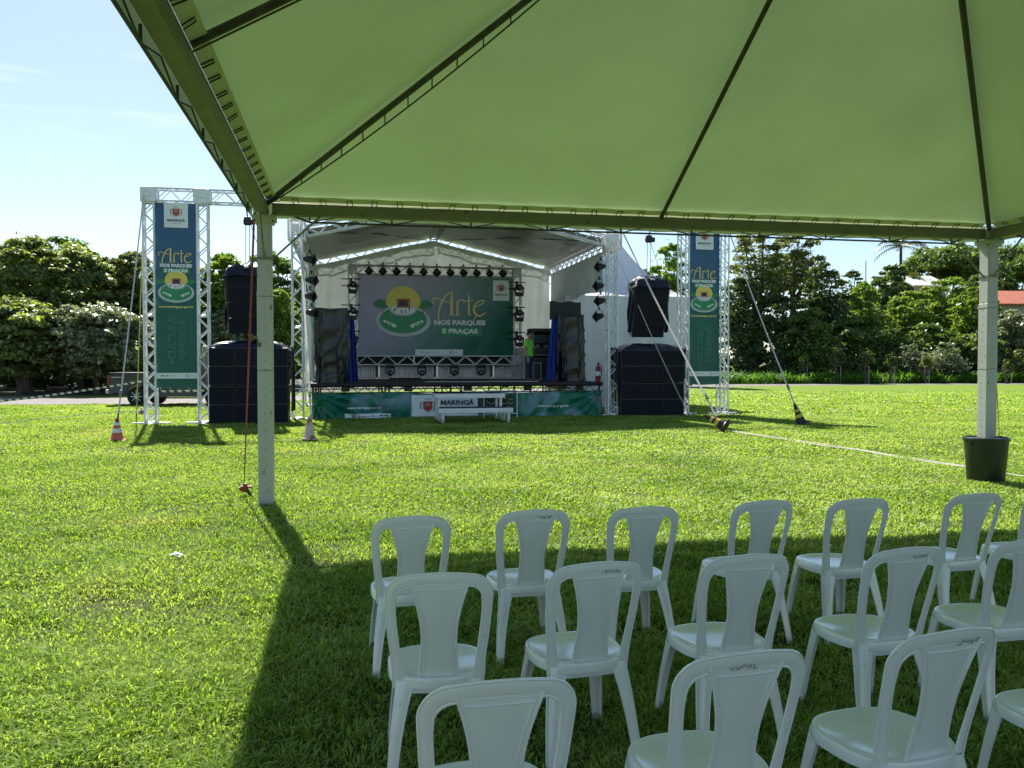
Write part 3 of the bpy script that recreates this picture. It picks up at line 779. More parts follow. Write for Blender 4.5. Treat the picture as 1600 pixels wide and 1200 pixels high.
def crest(mb, x, z, h, y, ms):
    """shield flanked by a wreath with a crown above; ms = (red, dark, grey)"""
    w = h * .36
    flat(mb, [(x - w, z + h * .34), (x + w, z + h * .34), (x + w, z - h * .12), (x + w * .8, z - h * .32), (x, z - h * .48), (x - w * .8, z - h * .32), (x - w, z - h * .12)], y, ms[2])
    w *= .84; h2 = h * .86
    flat(mb, [(x - w, z + h2 * .34), (x + w, z + h2 * .34), (x + w, z - h2 * .12), (x + w * .8, z - h2 * .3), (x, z - h2 * .45), (x - w * .8, z - h2 * .3), (x - w, z - h2 * .12)], y - .002, ms[0])
    for s_ in (-1, 1):
        flat(mb, [(x + s_ * w * a, z + h * b) for a, b in ((.1, .2), (.55, .05), (.5, -.02), (.06, .12))], y - .004, ms[2])
        flat(mb, [(x + s_ * h * a, z + h * b) for a, b in ((.40, .32), (.50, .22), (.53, 0), (.46, -.26), (.34, -.42), (.42, -.2), (.46, .0), (.44, .2))], y - .002, ms[1])
    flat(mb, [(x + h * a, z + h * b) for a, b in ((-.26, .40), (.26, .40), (.28, .52), (.16, .46), (.14, .56), (.05, .47), (0, .58), (-.05, .47), (-.14, .56), (-.16, .46), (-.28, .52))], y - .002, ms[2])
mb = MB(); patch(mb, -1.52, .55, .06, .72, nx=90, nz=22); pn = mb.build('white_panel', M['strip'], skirt, True, fix=False)
mb = MB(); crest(mb, -1.02, .38, .46, 0, (0, 1, 2)); mb.v = [(v[0], v[1] - .022 + skirt_y(-1.02, .38), v[2]) for v in mb.v]; mb.build('crest', [M['redp'], M['inkp'], M['greyp']], pn)
mb = MB(); drape_text(mb, 'MARINGÁ', -.1, .47, .20, 0, bold=.006, fit=1.05); drape_text(mb, 'PREFEITURA DA CIDADE', -.2, .31, .07, 1, fit=.72); mb.build('lettering', [M['inkp'], M['greyp']], pn)
for cx in (-2.95, 3.0):
    mb = MB(); drape_text(mb, 'www.maringa.pr.gov.br', cx, .34, .105, 0, bold=.003, fit=1.05); mb.build('web_address', M['whitep'], skirt)
mb = MB(); patch(mb, -3.55, -2.15, .02, .16, 0); sp = mb.build('sponsor_strip', M['strip'], skirt, True, fix=False)
mb = MB(); drape_text(mb, 'LEI', -3.28, .09, .07, 0, bold=.003)
for i in range(6): patch(mb, -3.15 + .13 * i, -3.05 + .13 * i, .07, .085 + .01 * (i % 2), 0, .016, 2, 1)
mb.build('small_print', M['inkp'], sp, fix=False)
for a, b in ((-2.5, -2.38), (-2.36, -2.24)):
    mb = MB(); patch(mb, a, b, .07, .11, 0, .016, 2, 1); mb.build('sponsor_mark', M['inkp'], sp, fix=False)

# dark printed panel with pale curls behind the steps
mb = MB(); patch(mb, .56, 1.75, .12, .70, 0, .013, 60, 18); dp = mb.build('dark_panel', pm('dark_green_print', (.012, .045, .035), .5, .3, 3), skirt, True, fix=False)
mb = MB()
for cx, cz, r_ in ((1.0, .56, .16), (1.38, .52, .12), (1.6, .5, .09)):
    mb.path([(cx + r_ * math.cos(a / 3), skirt_y(cx, cz) - .03, cz + r_ * .8 * math.sin(a / 3)) for a in range(2, 18)], .008, 4)
mb.build('curl_print', M['gold'], dp)

# -------- roof structure on four towers
roofT = thing('stage_roof', 'white lattice truss stage roof on four towers with a grey gable sheet', 'stage roof', SW(0, 0), TH)
TX, TB = 4.92, 8.0
ZE, ZP = 5.95, 7.05        # eave and ridge of the sheet
for sx in (-1, 1):
    for t_ in (0, TB):
        mb = MB(); truss(mb, (sx * TX, t_, .06), (sx * TX, t_, 6.75), .30, .30, .028, .017, up=(1, 0, 0))
        truss(mb, (sx * TX, t_, 2.75), (sx * TX, t_, 2.82), .30, .07, .02, .008, up=(1, 0, 0))
        tw = mb.build('tower', M['alu'], roofT, True)
        mb = MB(); a_ = .27
        for q in (-1, 1):
            mb.bbox((sx * TX + q * a_ * .9, t_, 5.66), (.03, .5, .60), 0, None, .006)
            for zz_ in (5.40, 5.92): mb.bbox((sx * TX, t_ + q * a_ * .9, zz_), (.46, .05, .07), 0, None, .006)
            mb.bbox((sx * TX + .0, t_ + q * a_ * .92, 5.72), (.30, .02, .20), 0, None, .004)
            for k in (-1, 1): mb.tube((sx * TX + q * .24, t_ + k * .24, 5.36), (sx * TX + q * .24, t_ + k * .24, 5.96), .026, 6)
        mb.build('sleeve_block', M['alu'], tw)
        mb = MB(); mb.bbox((sx * TX, t_, .03), (.6, .10, .05), 0, None, .008); mb.bbox((sx * TX, t_, .035), (.10, .6, .05), 0, None, .008); mb.bbox((sx * TX, t_, .07), (.34, .34, .02)); mb.build('base_plate', M['alu'], tw)
        mb = MB(); mb.tube((sx * TX, t_ - .12, 6.78), (sx * TX, t_ + .12, 6.78), .07, 10); mb.bbox((sx * TX, t_, 6.74), (.34, .34, .03)); mb.build('pulley_head', M['alu_old'], tw)
for t_ in (0.0, TB):
    for sx in (-1, 1):
        mb = MB(); truss(mb, (sx * (TX - .27), t_, ZE - .30), (sx * .12, t_, ZP - .36), .30, .36, .026, .014, up=(0, 1, 0)); mb.build('gable_truss', M['alu'], roofT, True)
for sx in (-1, 1):
    mb = MB(); truss(mb, (sx * TX, .28, ZE - .46), (sx * TX, TB - .28, ZE - .46), .30, .34, .026, .015, up=(0, 0, 1)); mb.build('side_truss', M['alu_old'], roofT, True)
    for f in (.34, .67):
        mb = MB(); mb.tube((sx * (TX - .2), TB * f, ZE - .06), (sx * .1, TB * f, ZP - .06), .03, 6); mb.build('purlin', M['alu_old'], roofT)
mb = MB(); truss(mb, (0, .2, ZP - .22), (0, TB - .2, ZP - .22), .30, .36, .022, .012, up=(0, 0, 1)); mb.build('ridge_truss', M['alu_old'], roofT, True)
mb = MB()
for sx in (-1, 1):
    g = []
    for i in range(25):
        f = i / 24; row = []
        for j in range(31):
            t_ = .2 + (TB - .1) * j / 30
            sagg = -.03 * math.sin(math.pi * f) * (1 + .6 * math.sin(j * .8)) + .012 * math.sin(f * 26 + .5 * math.sin(j * .7)) + .018 * abs(math.sin(j * 1.05))
            row.append(Vector((sx * (TX + .05) * (1 - f), t_, ZE - .26 + (ZP - ZE) * f + sagg)))
        g.append(row)
    mb.grid(g)
mb.build('roof_sheet', M['roofsheet'], roofT, True, fix=False)
mb = MB()
for sx in (-1, 1):
    mb.path([(sx * (TX - .2), .25, ZE - .3), (sx * 2.6, 3.5, ZE + .25), (sx * .4, TB - .3, ZP - .4)], .013, 4)
mb.build('power_cable', M['black'], roofT)

# -------- sheets
def hung_sheet(name, label, cat, loc, rz, w, zb, zt, mat, amp=.05, freq=9, seed=1, group=None, top=None, flare=0.0):
    rr = random.Random(seed); ph = [rr.uniform(0, 6) for _ in range(6)]; g = []; nx = int(w * 14) + 6
    for i in range(nx + 1):
        f = i / nx; x = -w / 2 + w * f; row = []
        zt_ = top(x) if top else zt
        for j in range(15):
            k = j / 14; z = zt_ + (zb - zt_) * k
            y = amp * (.35 + .65 * k) * (math.sin(f * w * freq * .35 + ph[0] + .6 * math.sin(z * 1.1 + ph[1])) + .5 * math.sin(f * w * freq * .8 + ph[2] + z * .5) + .3 * math.sin(f * w * freq * 1.7 + ph[3] - z)) + flare * k
            row.append(Vector((x, y, z + (.025 * math.sin(f * 12 + ph[4]) if j in (0, 14) else 0))))
        g.append(row)
    mb = MB(); mb.grid(g, 0, .004); o = mb.build(name, mat, None, True, loc=loc); o.rotation_euler.z = rz
    return tag(o, label, cat, group)
hung_sheet('stage_back_curtain', 'pale grey-white sheet closing the back of the stage up to the gable', 'stage curtain', SW(0, TB - .25), TH, 9.5, 1.95, 6.2, M['sheet'], .11, 10, 3, top=lambda x: ZE - .41 + (ZP - ZE) * (1 - abs(x) / 4.75))
hung_sheet('side_sheet', 'pale sheet hung below the right roof beam, its lower edge above the doorway', 'stage curtain', SW(4.76, 3.95), TH + math.pi / 2, 7.0, 4.1, 5.34, M['sheet'], .05, 6, 5)
hung_sheet('side_sheet', 'greenish white sheet hanging inside the left stage towers behind the black tarp', 'stage curtain', SW(-4.72, 5.0), TH + math.pi / 2, 5.6, 1.1, 5.6, M['sheet'], .07, 9, 6)
# ribbed metal fence panels at the back of the deck
for i in range(4):
    x = -3.45 + i * 2.3
    t = thing('hoarding_panel', ['ribbed metal hoarding panel at the left back of the stage beside the black tarp', 'ribbed metal hoarding panel left of centre under the big screen banner', 'ribbed metal hoarding panel right of centre under the big screen banner', 'ribbed metal hoarding panel behind the person in the green shirt'][i], 'hoarding', SW(x, 7.55, 1.095), TH, 'ribbed hoarding panels at the back of the stage')
    mb = MB(); n = 46; pts = []
    for k in range(n + 1):
        xx = -1.13 + 2.26 * k / n; pts.append((xx, .045 if k % 4 in (0, 1) else -.045))
    g = [[Vector((a, b, .03)) for a, b in pts], [Vector((a, b, 1.22)) for a, b in pts]]
    mb.grid(g, 0, .003); mb.build('ribbed_sheet', M['corr'], t, fix=True)
    mb = MB()
    for z in (.02, 1.24): mb.bbox((0, -.045, z), (2.28, .03, .03), 0, None, .004)
    for xx in (-1.13, 1.13): mb.bbox((xx, -.035, .63), (.04, .03, 1.18), 0, None, .004)
    mb.build('frame', M['black'], t)

# -------- screen frame and big banner
frm = thing('banner_truss', 'rectangular white lattice frame standing on the deck around the big banner', 'truss frame', SW(0, 7.0, 1.1), TH)
FW = 3.25
for sx in (-1, 1):
    mb = MB(); truss(mb, (sx * FW, 0, .02), (sx * FW, 0, 4.42), .28, .30, .022, .011, up=(1, 0, 0))
    for z in (.72, 4.2): mb.bbox((sx * FW, -.145, z), (.30, .02, .34), 0, None, .005)
    mb.build('side_post', M['alu_old'], frm, True)
mb = MB(); truss(mb, (-FW + .16, 0, 4.22), (FW - .16, 0, 4.22), .34, .38, .022, .011, up=(0, 0, 1)); mb.build('top_beam', M['alu_old'], frm, True)
mb = MB(); truss(mb, (-FW + .16, 0, .72), (FW - .16, 0, .72), .34, .38, .026, .018, up=(0, 0, 1)); mb.bbox((-.9, -.175, .72), (.06, .01, .34)); mb.build('bottom_beam', M['white'], frm, True)
mb = MB(); mb.bbox((0, .26, .72), (2 * FW - .4, .02, .44), 0, None, .004); mb.build('black_backing', M['deck'], frm)

def ribbon(mb, pts, ws, y, mi):
    """flat stroke with varying width through (x, z) points (Catmull-Rom smoothed)"""
    P = [Vector((a, b)) for a, b in pts]; W = list(ws); fine = []; fw = []
    for i in range(len(P) - 1):
        p0, p1, p2, p3 = P[max(i - 1, 0)], P[i], P[i + 1], P[min(i + 2, len(P) - 1)]
        for k in range(6):
            t = k / 6; fine.append(.5 * ((2 * p1) + (p2 - p0) * t + (2 * p0 - 5 * p1 + 4 * p2 - p3) * t * t + (3 * p1 - p0 - 3 * p2 + p3) * t ** 3)); fw.append(W[i] + (W[i + 1] - W[i]) * t)
    fine.append(P[-1]); fw.append(W[-1]); g = [[], []]
    for i, p in enumerate(fine):
        d = fine[min(i + 1, len(fine) - 1)] - fine[max(i - 1, 0)]; d = d.normalized() if d.length > 0 else Vector((1, 0)); nn = Vector((-d.y, d.x))
        a, b = p + nn * fw[i] / 2, p - nn * fw[i] / 2; g[0].append(Vector((a.x, y, a.y))); g[1].append(Vector((b.x, y, b.y)))
    mb.grid(g, mi)
def arte(mb, cx, cz, W, y, mi):
    """the fanciful word 'Arte', drawn as strokes; W = width of the word"""
    k = W / 510.0
    f = lambda a, b: (cx + (a - 955) * k, cz - (b - 370) * k)
    def st(pts, ws): ribbon(mb, [f(*p) for p in pts], [w * k for w in ws], y, mi)
    st([(772, 492), (758, 482), (764, 420), (790, 340), (840, 265), (892, 240)], [16, 14, 16, 18, 16, 8])
    st([(884, 240), (884, 340), (884, 452)], [22, 26, 28]); st([(860, 456), (912, 456)], [9, 9])
    st([(728, 356), (708, 350), (700, 326), (722, 305), (770, 308), (820, 330), (875, 336)], [9, 12, 12, 12, 12, 11, 8])
    st([(937, 322), (937, 390), (937, 455)], [14, 20, 20]); st([(915, 458), (962, 458)], [8, 8])
    st([(938, 350), (955, 322), (985, 314), (1004, 328), (996, 346)], [9, 14, 14, 13, 8])
    st([(1047, 262), (1045, 360), (1048, 440), (1066, 458)], [10, 20, 20, 8]); st([(1012, 322), (1082, 318)], [10, 10])
    st([(1092, 384), (1150, 360), (1196, 326), (1165, 318), (1118, 340), (1094, 392), (1106, 440), (1150, 462), (1206, 430)], [8, 9, 12, 13, 16, 20, 20, 15, 7])
    st([(1120, 450), (1104, 478), (1098, 494), (1086, 492)], [9, 11, 9, 5])
def emblem(mb, cx, cz, W, y, ms):
    """round park scene: sun, little stage, plaza, green hill on a pale rim, two leaves, benches; ms = slots"""
    SUNC, LEAF, RIM, GREEN, PLAZA, RED, DARK, PINK = ms
    k = W / 520.0; f = lambda a, b: (cx + (a - 435) * k, cz - (b - 430) * k)
    P = lambda pts: [f(*p) for p in pts]
    for s_ in (-1, 1): flat(mb, P([(435 + s_ * a, b) for a, b in ((120, 370), (160, 335), (205, 318), (255, 335), (275, 370), (240, 392), (185, 404), (140, 395))]), y - .001, LEAF)
    pts = [(435 + 158 * math.cos(rad(a)), 340 - 142 * math.sin(rad(a))) for a in range(-14, 195, 8)]
    flat(mb, P(pts + [(300, 385), (285, 408), (330, 410), (540, 410), (585, 408), (572, 385)]), y - .002, SUNC)
    flat(mb, P([(435 + 252 * math.cos(rad(a)), 520 - 145 * math.sin(rad(a))) for a in range(0, 360, 8)]), y - .003, RIM)
    flat(mb, P([(435 + 218 * math.cos(rad(a)), 510 - 122 * math.sin(rad(a))) for a in range(0, 360, 8)]), y - .004, GREEN)
    flat(mb, P([(435 + 122 * math.cos(rad(a)), 415 - 56 * math.sin(rad(a))) for a in range(0, 360, 10)]), y - .005, RIM)
    flat(mb, P([(435 + 110 * math.cos(rad(a)), 408 - 46 * math.sin(rad(a))) for a in range(0, 360, 10)]), y - .006, PLAZA)
    flat(mb, P([(375, 312), (497, 312), (497, 395), (375, 395)]), y - .007, RED)
    flat(mb, P([(402, 328), (470, 328), (478, 380), (394, 380)]), y - .008, DARK)
    for s_ in (-1, 1): flat(mb, P([(435 + s_ * 52, 322), (435 + s_ * 38, 322), (435 + s_ * 44, 365), (435 + s_ * 54, 388)]), y - .009, PINK)
    for i, (a, b) in enumerate([(365, 405), (418, 430), (455, 430), (490, 410), (515, 390), (350, 420), (252, 440), (612, 440), (318, 470)]):
        flat(mb, P([(a - 5, b + 16), (a + 5, b + 16), (a + 5, b - 12), (a, b - 20), (a - 5, b - 12)]), y - .0095, DARK if i % 2 else PINK)
    for s_ in (-1, 1):
        flat(mb, P([(435 + s_ * a, b) for a, b in ((190, 525), (172, 508), (60, 555), (78, 582))]), y - .0092, PLAZA)
        for q in (0, 1): flat(mb, P([(435 + s_ * a, b) for a, b in ((168 - q * 36, 522 + q * 15), (160 - q * 36, 518 + q * 15), (138 - q * 36, 545 + q * 15), (146 - q * 36, 552 + q * 15))]), y - .0098, GREEN)
EMB = ['sunp', 'leafp', 'greyp', 'greenp', 'whitep', 'redp', 'darkp', 'pinkp']
def shield_panel(parent, x, z, w, h, y):
    mb = MB(); flat(mb, rect(x - w / 2, x + w / 2, z - h / 2, z + h / 2), y); pn = mb.build('shield_panel', M['strip'], parent, fix=False)
    mb = MB(); crest(mb, x, z + h * .14, h * .44, y - .003, (0, 1, 2)); put_text(mb, 'MARINGÁ', x, z - h * .21, h * .14, 1, y - .004, bold=.003, fit=w * .74)
    flat(mb, rect(x - w * .28, x + w * .28, z - h * .34, z - h * .32), y - .004, 2); mb.build('crest', [M['redp'], M['inkp'], M['greyp']], pn, fix=False)
def sponsor(parent, x, z, w, h, y):
    mb = MB(); flat(mb, rect(x - w / 2, x + w / 2, z - h / 2, z + h / 2), y); st = mb.build('sponsor_strip', M['strip'], parent, fix=False)
    mb = MB(); put_text(mb, 'LEI', x - w * .35, z, h * .42, 0, y - .004, bold=.002)
    for i in range(7):
        xx = x - w * .29 + i * w * .045; flat(mb, rect(xx, xx + w * .032, z - h * .08, z + h * .04 + .05 * h * (i % 2)), y - .004, 1 if i > 1 else 0)
    mb.build('small_print', [M['inkp'], M['greyp']], st, fix=False); mb = MB()
    xx = x + w * .22; flat(mb, [(xx, z - h * .22), (xx + w * .055, z - h * .22), (xx + w * .055, z - h * .14), (xx + w * .012, z - h * .14), (xx + w * .012, z + h * .15), (xx + w * .055, z + h * .15), (xx + w * .055, z + h * .23), (xx, z + h * .23)], y - .004, 0)
    for i in range(4): flat(mb, rect(xx + w * .07 + i * w * .03, xx + w * .092 + i * w * .03, z - h * .1, z + h * .12), y - .004, 1)
    mb.build('sponsor_mark', [M['inkp'], M['greyp']], st, fix=False)

bb = thing('screen_banner', 'wide blue-green banner with a round park emblem inside the lattice frame on stage', 'banner', SW(0, 6.86, 1.1), TH)
BW, B0, B1 = 3.06, .92, 4.0
mb = MB(); g = []
for i in range(61):
    x = -BW + 2 * BW * i / 60; row = []
    for j in range(21):
        z = B0 + (B1 - B0) * j / 20; q = (1 - j / 20)
        row.append(Vector((x, .035 + .03 * q ** 2 * math.sin(x * 6 + math.sin(x * 2) - z) * abs(math.sin(x * .9)) + .008 * math.sin(x * 3 + z * 2), z)))
    g.append(row)
mb.grid(g, 0, .004)
mb.build('banner_cloth', grad_mat('screen_print', [(0, (.008, .11, .07)), (.3, (.13, .23, .23)), (.62, (.36, .36, .49)), (1, (.52, .47, .70))], Vector((-.55, 0, .55)), -.5, 4.0, .5, wave=.25), bb, True)
k_ = 2 * BW / 1450.0     # metres per pixel of the enlarged photograph
fx = lambda a: -BW + (a - 20) * k_; fz = lambda b: B1 - (b - 98) * (B1 - B0) / 742.0
mb = MB(); emblem(mb, fx(435), fz(430), 520 * k_, -.02, list(range(8))); mb.build('emblem', [M[m] for m in EMB], bb, fix=False)
mb = MB(); arte(mb, fx(955), fz(370), 510 * k_, -.02, 0); mb.build('title_lettering', M['gold'], bb, fix=False)
mb = MB(); put_text(mb, 'NOS PARQUES', fx(962), fz(532), .25, 0, -.02, bold=.012, fit=485 * k_); mb.build('subtitle_lettering', M['whitep'], bb, fix=False)
mb = MB(); flat(mb, rect(fx(755), fx(1172), fz(655), fz(575)), -.02); gp = mb.build('green_label', M['greenp'], bb, fix=False)
mb = MB(); put_text(mb, 'E PRAÇAS', fx(962), fz(612), .235, 0, -.026, bold=.011, fit=335 * k_); mb.build('label_lettering', M['whitep'], gp, fix=False)
mb = MB(); flat(mb, [(fx(a), fz(b)) for a, b in ((1208, 490), (1225, 474), (1250, 474), (1275, 492), (1250, 508), (1228, 510))], -.02); mb.build('leaf_print', M['leafp'], bb, fix=False)
shield_panel(bb, fx(1354), fz(219), 155 * k_, 190 * k_, -.02)
sponsor(bb, fx(767), fz(812), 445 * k_, 54 * k_, -.03)

# -------- truss gates either side with tall banners
def gate(sx):
    L = sx < 0
    t = thing('truss_gate', 'white lattice gate standing %s of the stage, holding a tall banner between two towers' % ('left' if L else 'right'), 'truss gate', SW(sx * 8.1, -1.15 if L else .05), TH, 'banner gates beside the stage')
    H_ = 6.55
    for q in (-1, 1):
        mb = MB(); truss(mb, (q * .70, 0, .07), (q * .70, 0, H_ - .42), .28, .29, .027, .018, up=(1, 0, 0))
        truss(mb, (q * .70, 0, 3.0), (q * .70, 0, 3.06), .28, .06, .02, .008, up=(1, 0, 0))
        tw = mb.build('tower', M['alu'], t, True)
        mb = MB(); mb.bbox((q * .70, 0, H_ - .21), (.40, .36, .40), 0, None, .01); mb.bbox((q * .70, -.19, H_ - .21), (.30, .012, .10), 0, None, .003); mb.build('corner_block', M['alu'], tw)
        mb = MB(); mb.bbox((q * .70, 0, .045), (1.0, .14, .05), 0, None, .008); mb.bbox((q * .70, 0, .03), (.14, .9, .05), 0, None, .008); mb.build('foot', M['white'], tw)
    mb = MB(); truss(mb, (-.5, 0, H_ - .21), (.5, 0, H_ - .21), .34, .33, .024, .013, up=(0, 0, 1))
    e = -sx * 3.05
    truss(mb, (-sx * .9, 0, H_ - .21), (e, 0, H_ - .21), .34, .36, .024, .013, up=(0, 0, 1)); mb.build('top_beam', M['alu'], t, True)
    mb = MB(); mb.tube((e, 0, H_ - .38), (e, 0, H_ - .05), .03, 6); mb.tube((e, 0, H_ - .2), (-sx * 3.18, 1.1 if L else -.05, H_ - .2), .03, 6); mb.build('tie_bar', M['alu_old'], t)
    b = thing('tall_banner', 'tall narrow banner shading from blue to green on the %s truss gate' % ('left' if L else 'right'), 'banner', SW(sx * 8.1, (-1.15 if L else .05) - .02), TH, 'tall banners on the truss gates')
    w2, z0, z1 = .56, 1.02, 6.13; mb = MB()
    g = [[Vector((-w2 + 2 * w2 * i / 10, .012 * math.sin(i * .9 + j * .5) - .02, z0 + (z1 - z0) * j / 40 - (.03 * math.sin(math.pi * i / 10) if j == 0 else 0))) for j in range(41)] for i in range(11)]
    mb.grid(g, 0, .003)
    mb.build('banner_cloth', grad_mat('tall_print', [(0, (.028, .13, .095)), (.45, (.024, .135, .11)), (.7, (.05, .13, .22)), (1, (.045, .11, .26))], Vector((0, 0, 1)), z0, z1, .45), b, True)
    y = -.06; kk = 2 * w2 / 340.0; X = lambda a: -w2 + (a - 365) * kk
    Z = lambda py: z1 - (py - 305) * (z1 - z0) / 302.0      # photo rows of the left banner
    shield_panel(b, X(537), Z(325), 190 * kk, 205 * kk, y)
    mb = MB(); arte(mb, X(528), Z(392), 270 * kk, y, 0); mb.build('title_lettering', M['gold'], b, fix=False)
    mb = MB(); put_text(mb, 'NOS PARQUES', X(532), Z(407), .12, 0, y, bold=.008, fit=255 * kk); mb.build('subtitle_lettering', M['whitep'], b, fix=False)
    mb = MB(); flat(mb, rect(X(425), X(640), Z(419.5), Z(411)), y); gl = mb.build('green_label', M['greenp'], b, fix=False)
    mb = MB(); put_text(mb, 'E PRAÇAS', X(532), Z(415.2), .115, 0, y - .006, bold=.007, fit=185 * kk); mb.build('label_lettering', M['whitep'], gl, fix=False)
    mb = MB(); emblem(mb, X(533), Z(441), 300 * kk, y, list(range(8))); mb.build('emblem', [M[m] for m in EMB], b, fix=False)
    mb = MB(); put_text(mb, 'www.maringa.pr.gov.br', X(533), Z(474), .085, 0, y, bold=.004, fit=280 * kk); mb.build('web_address', M['gold'], b, fix=False)
    mb = MB(); put_text(mb, '+CULTURA', X(497), Z(530), .26, 0, y, outline=.0045, rot=math.pi / 2, fit=None); put_text(mb, 'MARINGÁ', X(580), Z(529), .26, 0, y, outline=.0045, rot=math.pi / 2); mb.build('outline_lettering', M['faint'], b, fix=False)
    sponsor(b, 0, Z(587), 2 * w2, .16, y)
    mb = MB()
    for i in range(18):
        z = z0 + .1 + i * (z1 - z0 - .2) / 17
        for q in (-1, 1): mb.tube((q * w2 * .99, -.03, z), (q * .62, -.05, z + .03), .006, 4)
    for i in range(5): mb.tube((-w2 + .1 + i * .25, -.03, z0 + .02), (-w2 + .13 + i * .25, -.03, z0 - .09), .006, 4)
    mb.build('banner_tie', M['white'], b)
gate(-1); gate(1)

# ================================================================== LAMPS
def can_mesh():
    """par can: body, yoke, square gel frame; lamp axis along -y, hung at the origin"""
    a = MB(); R = Matrix.Rotation(math.pi / 2, 3, 'X')
    a.lathe([(.0, -.20), (.05, -.20), (.075, -.16), (.095, -.08), (.112, .0), (.116, .12), (.122, .125), (.122, .14), (.105, .14), (.10, .02), (0, .0)], 14, 0, (0, 0, 0), R)
    b = MB(); b.path([(-.135, 0, 0), (-.14, .0, .12), (-.10, .0, .2), (.10, .0, .2), (.14, .0, .12), (.135, 0, 0)], .011, 5); b.tube((0, 0, .2), (0, 0, .27), .02, 6); b.bbox((0, 0, .27), (.07, .05, .05), 0, None, .008)
    c = MB(); Rf = Matrix.Rotation(math.pi / 4, 3, 'Y')
    for k in range(4):
        v = Rf @ (Matrix.Rotation(k * math.pi / 2, 3, 'Y') @ Vector((0, 0, .112))); c.box((v.x, -.148, v.z), (.25, .014, .035), 0, Matrix.Rotation(math.pi / 4 + k * math.pi / 2, 3, 'Y'))
    d = MB(); d.lathe([(.0, .055), (.06, .05), (.098, .03)], 14, 0, (0, 0, 0), R)
    return a, b, c, d
def par_can(p, yaw, tilt, label, group, proto=[None]):
    if proto[0] is None:
        a, b, c, d = can_mesh(); t = thing('stage_spotlight', label, 'spotlight')
        body = a.build('lamp_housing', M['black'], t, True); b.build('yoke', M['black'], t, True); c.build('gel_frame', M['black'], body); d.build('lens', M['lens'], body, True)
        proto[0] = t
    else: t = copy_tree(proto[0])
    t.location = p; t.rotation_euler = (0, 0, yaw); tag(t, label, 'spotlight', group)
    [c for c in t.children if c.name.startswith('lamp_housing')][0].rotation_euler = (tilt, 0, 0)
    return t
for i in range(11):
    px = 568.5 + i * 20.75; s_ = -2.62 + i * 5.22 / 10
    par_can(SW(s_, 6.72, 5.30), TH, rad(28), '%s black spotlight from the left on the top beam over the screen banner' % ORD[i], 'spotlights along the top beam')
for sx in (-1, 1):
    for i, z in enumerate((4.82, 4.20, 3.72, 3.22)):
        q = par_can(SW(sx * (TX - .36 - (.05 if i % 2 else 0)), .05, z), TH - sx * rad(62), rad(10), '%s black spotlight from the top on the inner side of the %s front stage tower' % (ORD[i], 'left' if sx < 0 else 'right'), 'spotlights on the front towers')
        q.rotation_euler = (0, 0, TH + sx * rad(-58))
def moving_head(p, yaw, tilt, label, group, hang=False, proto=[None]):
    if proto[0] is None:
        t = thing('moving_head_light', label, 'stage light')
        m = MB(); m.bbox((0, 0, .06), (.30, .24, .12), 0, None, .02); m.bbox((0, -.12, .06), (.14, .01, .06), 0, None, .003); m.build('base', M['black'], t)
        m = MB()
        for q in (-1, 1): m.bbox((q * .15, 0, .25), (.05, .11, .26), 0, None, .018)
        m.bbox((0, 0, .135), (.32, .13, .04), 0, None, .015); m.build('yoke', M['black'], t)
        m = MB(); R = Matrix.Rotation(math.pi / 2, 3, 'X'); m.lathe([(0, -.17), (.07, -.16), (.105, -.08), (.115, .04), (.105, .14), (.095, .16), (.085, .15), (0, .12)], 16, 0, (0, 0, .34), R); hd = m.build('head', M['black'], t, True)
        m = MB(); m.lathe([(0, .155), (.05, .15), (.086, .135)], 14, 0, (0, 0, .34), R); m.build('lens', M['lens'], hd, True)
        proto[0] = t
    else: t = copy_tree(proto[0])
    t.location = p; t.rotation_euler = (0, math.pi if hang else 0, yaw); tag(t, label, 'stage light', group)
    for c in t.children:
        if c.name.startswith('head'):
            c.rotation_euler = (tilt, 0, 0); c.location = (0, -.34 * -math.sin(tilt), .34 - .34 * math.cos(tilt))
    return t
for sx in (-1, 1):
    for i, z in enumerate((4.42, 3.42, 2.42)):
        moving_head(SW(sx * (FW - (.02 if sx < 0 else -.02)), 6.62, z - .05), TH, rad(-14 if i != 2 else 4), '%s black moving light from the top on the %s post of the screen frame' % (ORD[i], 'left' if sx < 0 else 'right'), 'moving lights on the screen frame')
        m = MB(); m.tube((-.42, 0, 0), (.30, 0, 0), .022, 6); m.tube((-.42, 0, -.26), (.26, 0, -.26), .02, 6); m.bbox((-.05, .02, -.13), (.1, .1, .34), 0, None, .01)
        for q in (-.15, .1): m.bbox((q, -.03, -.28), (.09, .09, .12), 0, None, .02)
        o = m.build('lamp_bracket', M['black'], None, loc=SW(sx * FW, 6.78, z + .52)); o.rotation_euler.z = TH
        tag(o, 'black pipe bracket above the %s moving light on the %s post of the screen frame' % (ORD[i], 'left' if sx < 0 else 'right'), 'bracket', 'lamp brackets on the screen frame')
for i, s_ in enumerate((-1.82, -.60, .68, 1.74)):
    moving_head(SW(s_, 6.72, 1.66), TH, rad(10), '%s black moving light from the left under the bottom beam of the screen' % ORD[i], 'moving lights under the bottom beam', True)

